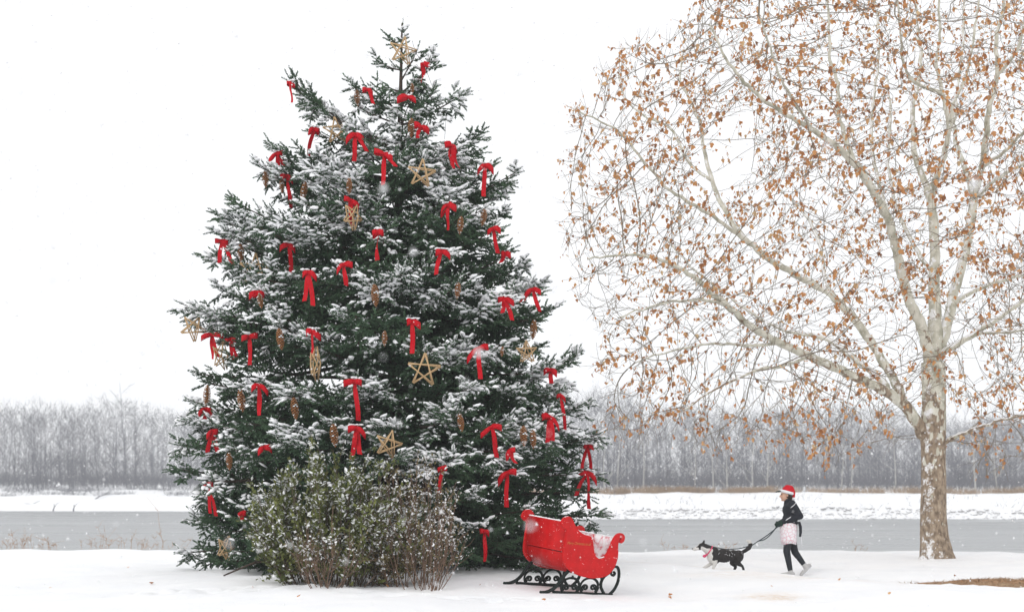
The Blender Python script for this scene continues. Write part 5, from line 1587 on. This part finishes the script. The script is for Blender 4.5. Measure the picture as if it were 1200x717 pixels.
# jacket
tb = TB()
chain(tb, [(-.028, 0, 1.365), (-.022, 0, 1.335)], [.068, .074])
tb.ball((.02, 0, 1.20), (.148, .185, .150), 16, 12); tb.ball((.012, 0, 1.04), (.135, .170, .15), 16, 12); tb.ball((.02, 0, .965), (.138, .172, .075), 16, 10)
for s in 'lr':
    capsule(tb, J['chest'], J['sh' + s], .10, .078)
    chain(tb, [J['sh' + s], J['el' + s], Vector(J['ha' + s]).lerp(Vector(J['el' + s]), .06)], [.078, .064, .046])
jk = remeshed(tb, .012, 4)
for v in jk.vertices:
    k_ = mnoise.noise((v.co.x * 9, v.co.y * 9, v.co.z * 7)); v.co += v.normal * (.007 * k_)
link('jacket', jk, M_black, per)
# trim stripes lying on the sleeve and shoulder
def stripe(pts, w, nrm_y=-1):
    tb = TB(); strip(tb, pts, [w] * len(pts), [Vector((.55, 0, .83))] * len(pts), .006); return tb.build('stripe', M_white, per)
stripe([(.075, -.212, 1.345), (.055, -.245, 1.31), (.01, -.255, 1.27), (-.02, -.25, 1.25)], .030)
stripe([(-.015, -.205, 1.075), (-.055, -.185, 1.048), (-.09, -.165, 1.022)], .026)
# gloves
for s_, k in ((1, 'hal'), (1, 'har')):
    tb = TB(); c = Vector(J[k]); hand(tb, c, (-.8, .1 if k == 'hal' else -.1, -.52), side=s_, r=.014, pr=1.35); capsule(tb, c + Vector((.04, 0, .02)), c + Vector((-.005, 0, 0)), .036, .034)
    link('glove', remeshed(tb, .0065, 2), M_visor, per)
# leggings
tb = TB()
tb.ball((.005, 0, .87), (.120, .155, .10), 14, 10)
for s in 'lr': chain(tb, [J['hf' + s], J['kn' + s], Vector(J['an' + s]).lerp(Vector(J['kn' + s]), .08)], [.086, .066, .047])
link('leggings', remeshed(tb, .012, 4), M_legging, per)
# apron skirt: an open flared sheet with folds
tb = TB(); NA = 36
rings = []
for (z, rx, ry) in ((.955, .140, .180), (.88, .150, .190), (.78, .144, .190), (.68, .134, .186), (.59, .126, .184)):
    rings.append([(-.012 + (rx + .010 * math.sin(a * 7 + z * 9) * (1 - z)) * math.cos(a), (ry + .012 * math.sin(a * 6 + 1) * (1 - z)) * math.sin(a), z + .012 * math.sin(a * 3)) for a in (k / NA * 6.283 for k in range(NA))])
V_ = [p for r_ in rings for p in r_]; fs = [(i * NA + k, i * NA + (k + 1) % NA, (i + 1) * NA + (k + 1) % NA, (i + 1) * NA + k) for i in range(4) for k in range(NA)]
tb.add(V_, fs); ap = tb.build('apron', M_apron, per, True); md = ap.modifiers.new('s', 'SOLIDIFY'); md.thickness = .006
tb = TB(); strip(tb, [(.165, -.06, .97), (.195, -.07, .85), (.205, -.07, .72), (.215, -.075, .56)], [.035, .045, .05, .05], [Vector((.3, 1, 0))] * 4, .005); tb.build('apron_tie', M_white, per)
tb = TB(); strip(tb, [(.155, -.10, .99), (.178, -.11, .90), (.182, -.11, .80), (.172, -.11, .72)], [.05, .06, .055, .04], [Vector((.9, .5, 0))] * 4, .012); tb.build('jacket_flap', M_black, per)
# shoes
for (an, heel, toe, lift) in ((J['anl'], (.045, -.085, .045), (-.175, -.085, .032), 0), (J['anr'], (.375, .085, .185), (.232, .085, .028), 1)):
    tb = TB(); heel, toe = Vector(heel), Vector(toe); mid = heel.lerp(toe, .55)
    upv = Vector((0, 0, 1)) if not lift else Vector((-.75, 0, .55)).normalized()
    chain(tb, [heel, mid, toe], [.045, .046, .033]); capsule(tb, an, mid.lerp(heel, .55) + upv * .012, .050, .046)
    sh = link('shoe', remeshed(tb, .009, 3), M_shoe, per)
    tb = TB(); dn_ = upv * -1
    tb.tube([heel + dn_ * .034, mid + dn_ * .036, toe + dn_ * .022], [.044, .046, .034], 10, True, .3, Vector((0, 1, 0)).cross(heel - toe).normalized()); tb.build('sole', M_white, sh, True)
# hat
tb = TB()
tb.ball(hd + Vector((.025, 0, .075)), (.098, .088, .085), 14, 10)
chain(tb, [hd + Vector((.03, 0, .10)), hd + Vector((.085, 0, .105)), hd + Vector((.125, -.01, .045)), hd + Vector((.135, -.015, -.035))], [.080, .062, .045, .030])
ht = link('hat', remeshed(tb, .011, 4), M_hatred, per)
tb = TB(); tb.tube([hd + Vector((.012 + .104 * math.cos(a), .094 * math.sin(a), .048 - .28 * (.012 + .104 * math.cos(a)))) for a in np.linspace(0, 6.283, 25)], .027, 9, False); tb.build('band', M_white, ht, True)
tb = TB(); tb.ball(hd + Vector((.135, -.015, -.075)), (.034, .034, .034), 10, 8); tb.build('pompom', M_white, ht, True)
tb = TB(); tb.ball(hd + Vector((-.125, 0, .062)), (.075, .075, .012), 14, 8, Euler((0, R(-14), 0)).to_matrix()); tb.build('visor', M_visor, ht, True)

# ---------------- dog
DY = 26.55
dx_ = (850 - CX) / F_PX * DY
DZ = g1(dx_, DY)
dog = empty('dog', (dx_, DY, DZ - .02))
tag(dog, 'black and white dog trotting on a leash ahead of the walker', 'dog')
M_dblack = simple('black_fur', (0.016, 0.014, 0.014), (0.03, 0.026, 0.025), 22, .7, .6, 60)
M_dwhite = simple('white_fur', (0.72, 0.70, 0.67), (0.58, 0.56, 0.53), 22, .85, .6, 60)
tb = TB()
tb.ball((-.205, 0, .305), (.140, .115, .150), 16, 12)      # chest
tb.ball((-.03, 0, .310), (.19, .110, .125), 16, 12)        # ribs
tb.ball((.135, 0, .318), (.15, .098, .102), 16, 12)        # loin
tb.ball((.245, 0, .305), (.092, .100, .112), 14, 10)       # rump
chain(tb, [(-.225, 0, .36), (-.32, 0, .425), (-.40, 0, .475)], [.105, .085, .070])
tb.ball((-.425, 0, .487), (.078, .064, .064), 14, 10)      # skull
chain(tb, [(-.47, 0, .465), (-.535, 0, .440), (-.575, 0, .430)], [.046, .034, .026])
capsule(tb, (-.49, 0, .435), (-.56, 0, .412), .024, .016)  # jaw
for s in (-1, 1):
    capsule(tb, (-.405, s * .042, .535), (-.385, s * .048, .592), .024, .006, 8)      # pricked ears
    fx0, px0 = (-.22, -.245) if s < 0 else (-.23, -.40)
    # front: shoulder, elbow back, wrist, paw
    chain(tb, [(fx0, s * .06, .28), (fx0 + .03, s * .065, .185), (px0 + .015, s * .065, .085), (px0 - .005, s * .065, .022), (px0 - .04, s * .065, .018)], [.06, .038, .026, .022, .026], 10)
    # hind: thigh to knee (forward), hock (back), paw
    k1, k2, k3 = ((.205, .185), (.30, .125), (.335, .030)) if s < 0 else ((.14, .175), (.20, .105), (.165, .020))
    chain(tb, [(.235, s * .06, .30), (k1[0], s * .07, k1[1]), (k2[0], s * .07, k2[1]), (k3[0], s * .07, k3[1]), (k3[0] - .035, s * .07, k3[1] - .006)], [.088, .052, .026, .022, .026], 10)
chain(tb, [(.30, 0, .37), (.37, 0, .405), (.435, 0, .455), (.462, 0, .515), (.440, 0, .565), (.395, 0, .585)], [.032, .036, .040, .040, .034, .018], 10)
dme = remeshed(tb, .0085, 3)
for v in dme.vertices:
    k_ = mnoise.noise((v.co.x * 30, v.co.y * 30, v.co.z * 30)) + .5 * mnoise.noise((v.co.x * 70, v.co.y * 70, v.co.z * 70)); v.co += v.normal * (.005 * k_)
do = link('body', dme, [M_dblack, M_dwhite], dog)
wi = np.zeros(len(dme.polygons), dtype=np.int32)
for p in dme.polygons:
    c = p.center; x, y, z = c; jn = .02 * mnoise.noise((x * 14, y * 14, z * 14))
    w = False
    if x < -.49 + jn: w = True                                   # muzzle
    if x < -.36 and abs(y) < .018 and z > .44: w = True          # blaze
    if -.455 < x < -.245 + jn and z < .455 + (x + .36) * -.2 + jn and z > .2: w = True      # ruff
    if x < -.16 + jn and z < .235 + jn: w = True                 # chest and forelegs
    if x > .37 and z > .545 + jn: w = True                       # tail tip
    if x > .12 and z < .045: w = True                            # hind paws
    if x < -.365 and z > .47 + jn and abs(y) > .02: w = False    # mask
    wi[p.index] = 1 if w else 0
dme.polygons.foreach_set('material_index', wi)
tb = TB(); tb.ball((-.600, 0, .436), (.014, .018, .013), 8, 6); tb.build('nose', M_dark, dog, True)
for s in (-1, 1):
    tb = TB(); tb.ball((-.478, s * .040, .500), (.009, .007, .009), 8, 6); tb.build('eye', M_dark, dog, True)
M_pink = simple('pink_bandana', (0.75, 0.10, 0.20), (0.60, 0.07, 0.15), 15, .7)
nd = Vector((-.825, 0, .565)).normalized(); e1 = Vector((0, 1, 0)); e2 = nd.cross(e1)
tb = TB(); tb.tube([Vector((-.292, 0, .405)) + e1 * .093 * math.cos(a) + e2 * .097 * math.sin(a) for a in np.linspace(0, 6.283, 22)], .011, 7, False); tb.build('collar', M_pink, dog, True)
tb = TB(); tb.ball((-.385, -.03, .305), (.036, .02, .028), 8, 6); tb.ball((-.36, -.045, .325), (.024, .018, .022), 8, 6); tb.build('collar_tag', M_pink, dog, True)
# snow caught in the coat
n_ = 34
C = np.stack([rng.uniform(-.25, .32, n_), rng.uniform(-.11, .05, n_), rng.uniform(.28, .42, n_)], 1)
C[:, 1] = -np.sqrt(np.clip(.0100 - (C[:, 2] - .32) ** 2, .0004, 1)) - .004
Pb, Tb = blobs(C, np.tile([[1.0, 0, 0]], (n_, 1)), np.full(n_, .006), np.full(n_, .004), np.full(n_, .006))
tag(link('snow_flecks', np_mesh('snow_flecks', Pb, Tb, True), M_clump, dog), kind='stuff')

# ---------------- leash from the gloves to the collar
hL = Vector(per.location) + Vector(J['hal']) + Vector((-.06, 0, -.045)); hR = Vector(per.location) + Vector(J['har']) + Vector((-.06, 0, -.045))
mid = at(888, 634, 26.42); dl = Vector(dog.location)
col = dl + Vector((-.27, .02, .49)); over = dl + Vector((.02, .035, .425)); over2 = dl + Vector((.25, .045, .435))
tb = TB()
def sag_curve(a, b_, s): return [a.lerp(b_, t) + Vector((0, 0, -s * 4 * t * (1 - t))) for t in np.linspace(0, 1, 10)]
o0 = hL.copy()
tb.tube([p - o0 for p in sag_curve(hL, mid, .02)], .009, 6); tb.tube([p - o0 for p in sag_curve(hR, mid + Vector((.02, 0, .01)), .07)], .009, 6)
c3 = [mid] + [Vector(p) for p in (dl + Vector((.50, .05, .50)), over2, over, dl + Vector((-.16, .03, .455)), col)]
tb.tube([p - o0 for p in c3], .008, 6)
M_leash = simple('leash_webbing', (0.03, 0.05, 0.055), (0.02, 0.03, 0.035), 30, .7)
lo = tb.build('leash', M_leash, None, True); lo.location = o0
tag(lo, 'dark leash sagging between the walker\'s hands and the dog', 'leash')
# ------------------------------------------------------------------ small litter, falling snow, haze
M_litter = M_leaf
LIT = [(345, 703, 'below the left side of the bushes'), (640, 704, 'just below the sleigh runners on the left'), (772, 692, 'right of the sleigh, the farther of two'), (780, 697, 'right of the sleigh, the nearer of two'), (905, 688, 'below the walker'),
       (1040, 697, 'in front of the brown turf strip'), (1120, 676, 'below the sycamore trunk'), (985, 680, 'right of the walker\'s feet'), (560, 694, 'just left of the sleigh'), (455, 690, 'below the twiggy shrubs'),
       (296, 690, 'left of the bushes'), (180, 684, 'left of the spruce, nearer one'), (150, 667, 'left of the spruce, farther one'), (60, 690, 'at the far left of the picture')]
for k, (px, py, wh) in enumerate(LIT):
    Y = 22.0
    for _i in range(6):
        x = (px - CX) / F_PX * Y; Y = F_PX * (CAMZ - g1(x, Y)) / (py - HY)
    me = leaf_mesh('fallen_leaf', [(0, 0, .02)], [nrm(np.array([rng.normal(), rng.normal(), .15]))], .045, .08)
    o = link('fallen_leaf', me, M_leaf); o.location = (x, Y, g1(x, Y) + .01)
    tag(o, 'small brown leaf on the snow ' + wh, 'leaf', 'brown leaves scattered on the snow')
# dead turf blades where the snow is worn off at the right
px = rng.uniform(1040, 1330, 16000); y = rng.uniform(21.5, 25.5, 16000); x = (px - CX) / F_PX * y
d, s_, al = path_dist(x, y)
k = (np.abs(s_) < 0.08 + 0.75 * sstep(1030, 1190, px)) & (rng.random(16000) < sstep(1030, 1100, px))
pts = np.stack([x, y, gz(x, y) - .01], 1)[k]
blades('bare_turf', M_drygrass, pts, .02, .07, .006, 'strip of brown dead turf showing through the snow at the right', 'turf', .6)

n_ = 24000
X = rng.uniform(-12.5, 12.5, n_); Y = rng.uniform(2.6, 31, n_); Z = rng.uniform(-.2, 13.5, n_)
ok = Z > gz(X, Y) + .05
X, Y, Z = X[ok], Y[ok], Z[ok]; n_ = len(X)
r_ = .0052 + .0120 * rng.random(n_) ** 2.4
OV = np.array([(1, 0, -.5), (-.5, .87, -.5), (-.5, -.87, -.5), (0, 0, 1)], dtype=float)
OT = np.array([(0, 1, 3), (1, 2, 3), (2, 0, 3), (0, 2, 1)])
P = np.stack([X, Y, Z], 1)[:, None] + OV[None] * r_[:, None, None] * rng.uniform(.7, 1.3, (n_, 4, 1))
T = (np.arange(n_)[:, None, None] * 4 + OT[None]).reshape(-1, 3)
tag(link('falling_snow', np_mesh('falling_snow', P.reshape(-1, 3), T, True), M_flake), 'white snowflakes falling through the air', 'snowfall', kind='stuff')

HAZE_DENSITY = 0.00065
tb = TB(); tb.box((0, 247, 15), (900, 580, 44))
M_haze = bpy.data.materials.new('haze'); M_haze.use_nodes = True
n, l = M_haze.node_tree.nodes, M_haze.node_tree.links
n.remove(n['Principled BSDF'])
pv = n.new('ShaderNodeVolumePrincipled')
pv.inputs['Color'].default_value = (0.93, 0.95, 0.98, 1)
pv.inputs['Density'].default_value = HAZE_DENSITY
l.new(pv.outputs['Volume'], n['Material Output'].inputs['Volume'])
hz = tb.build('haze', M_haze)
tag(hz, 'pale snowy haze filling the air', 'haze', kind='stuff')
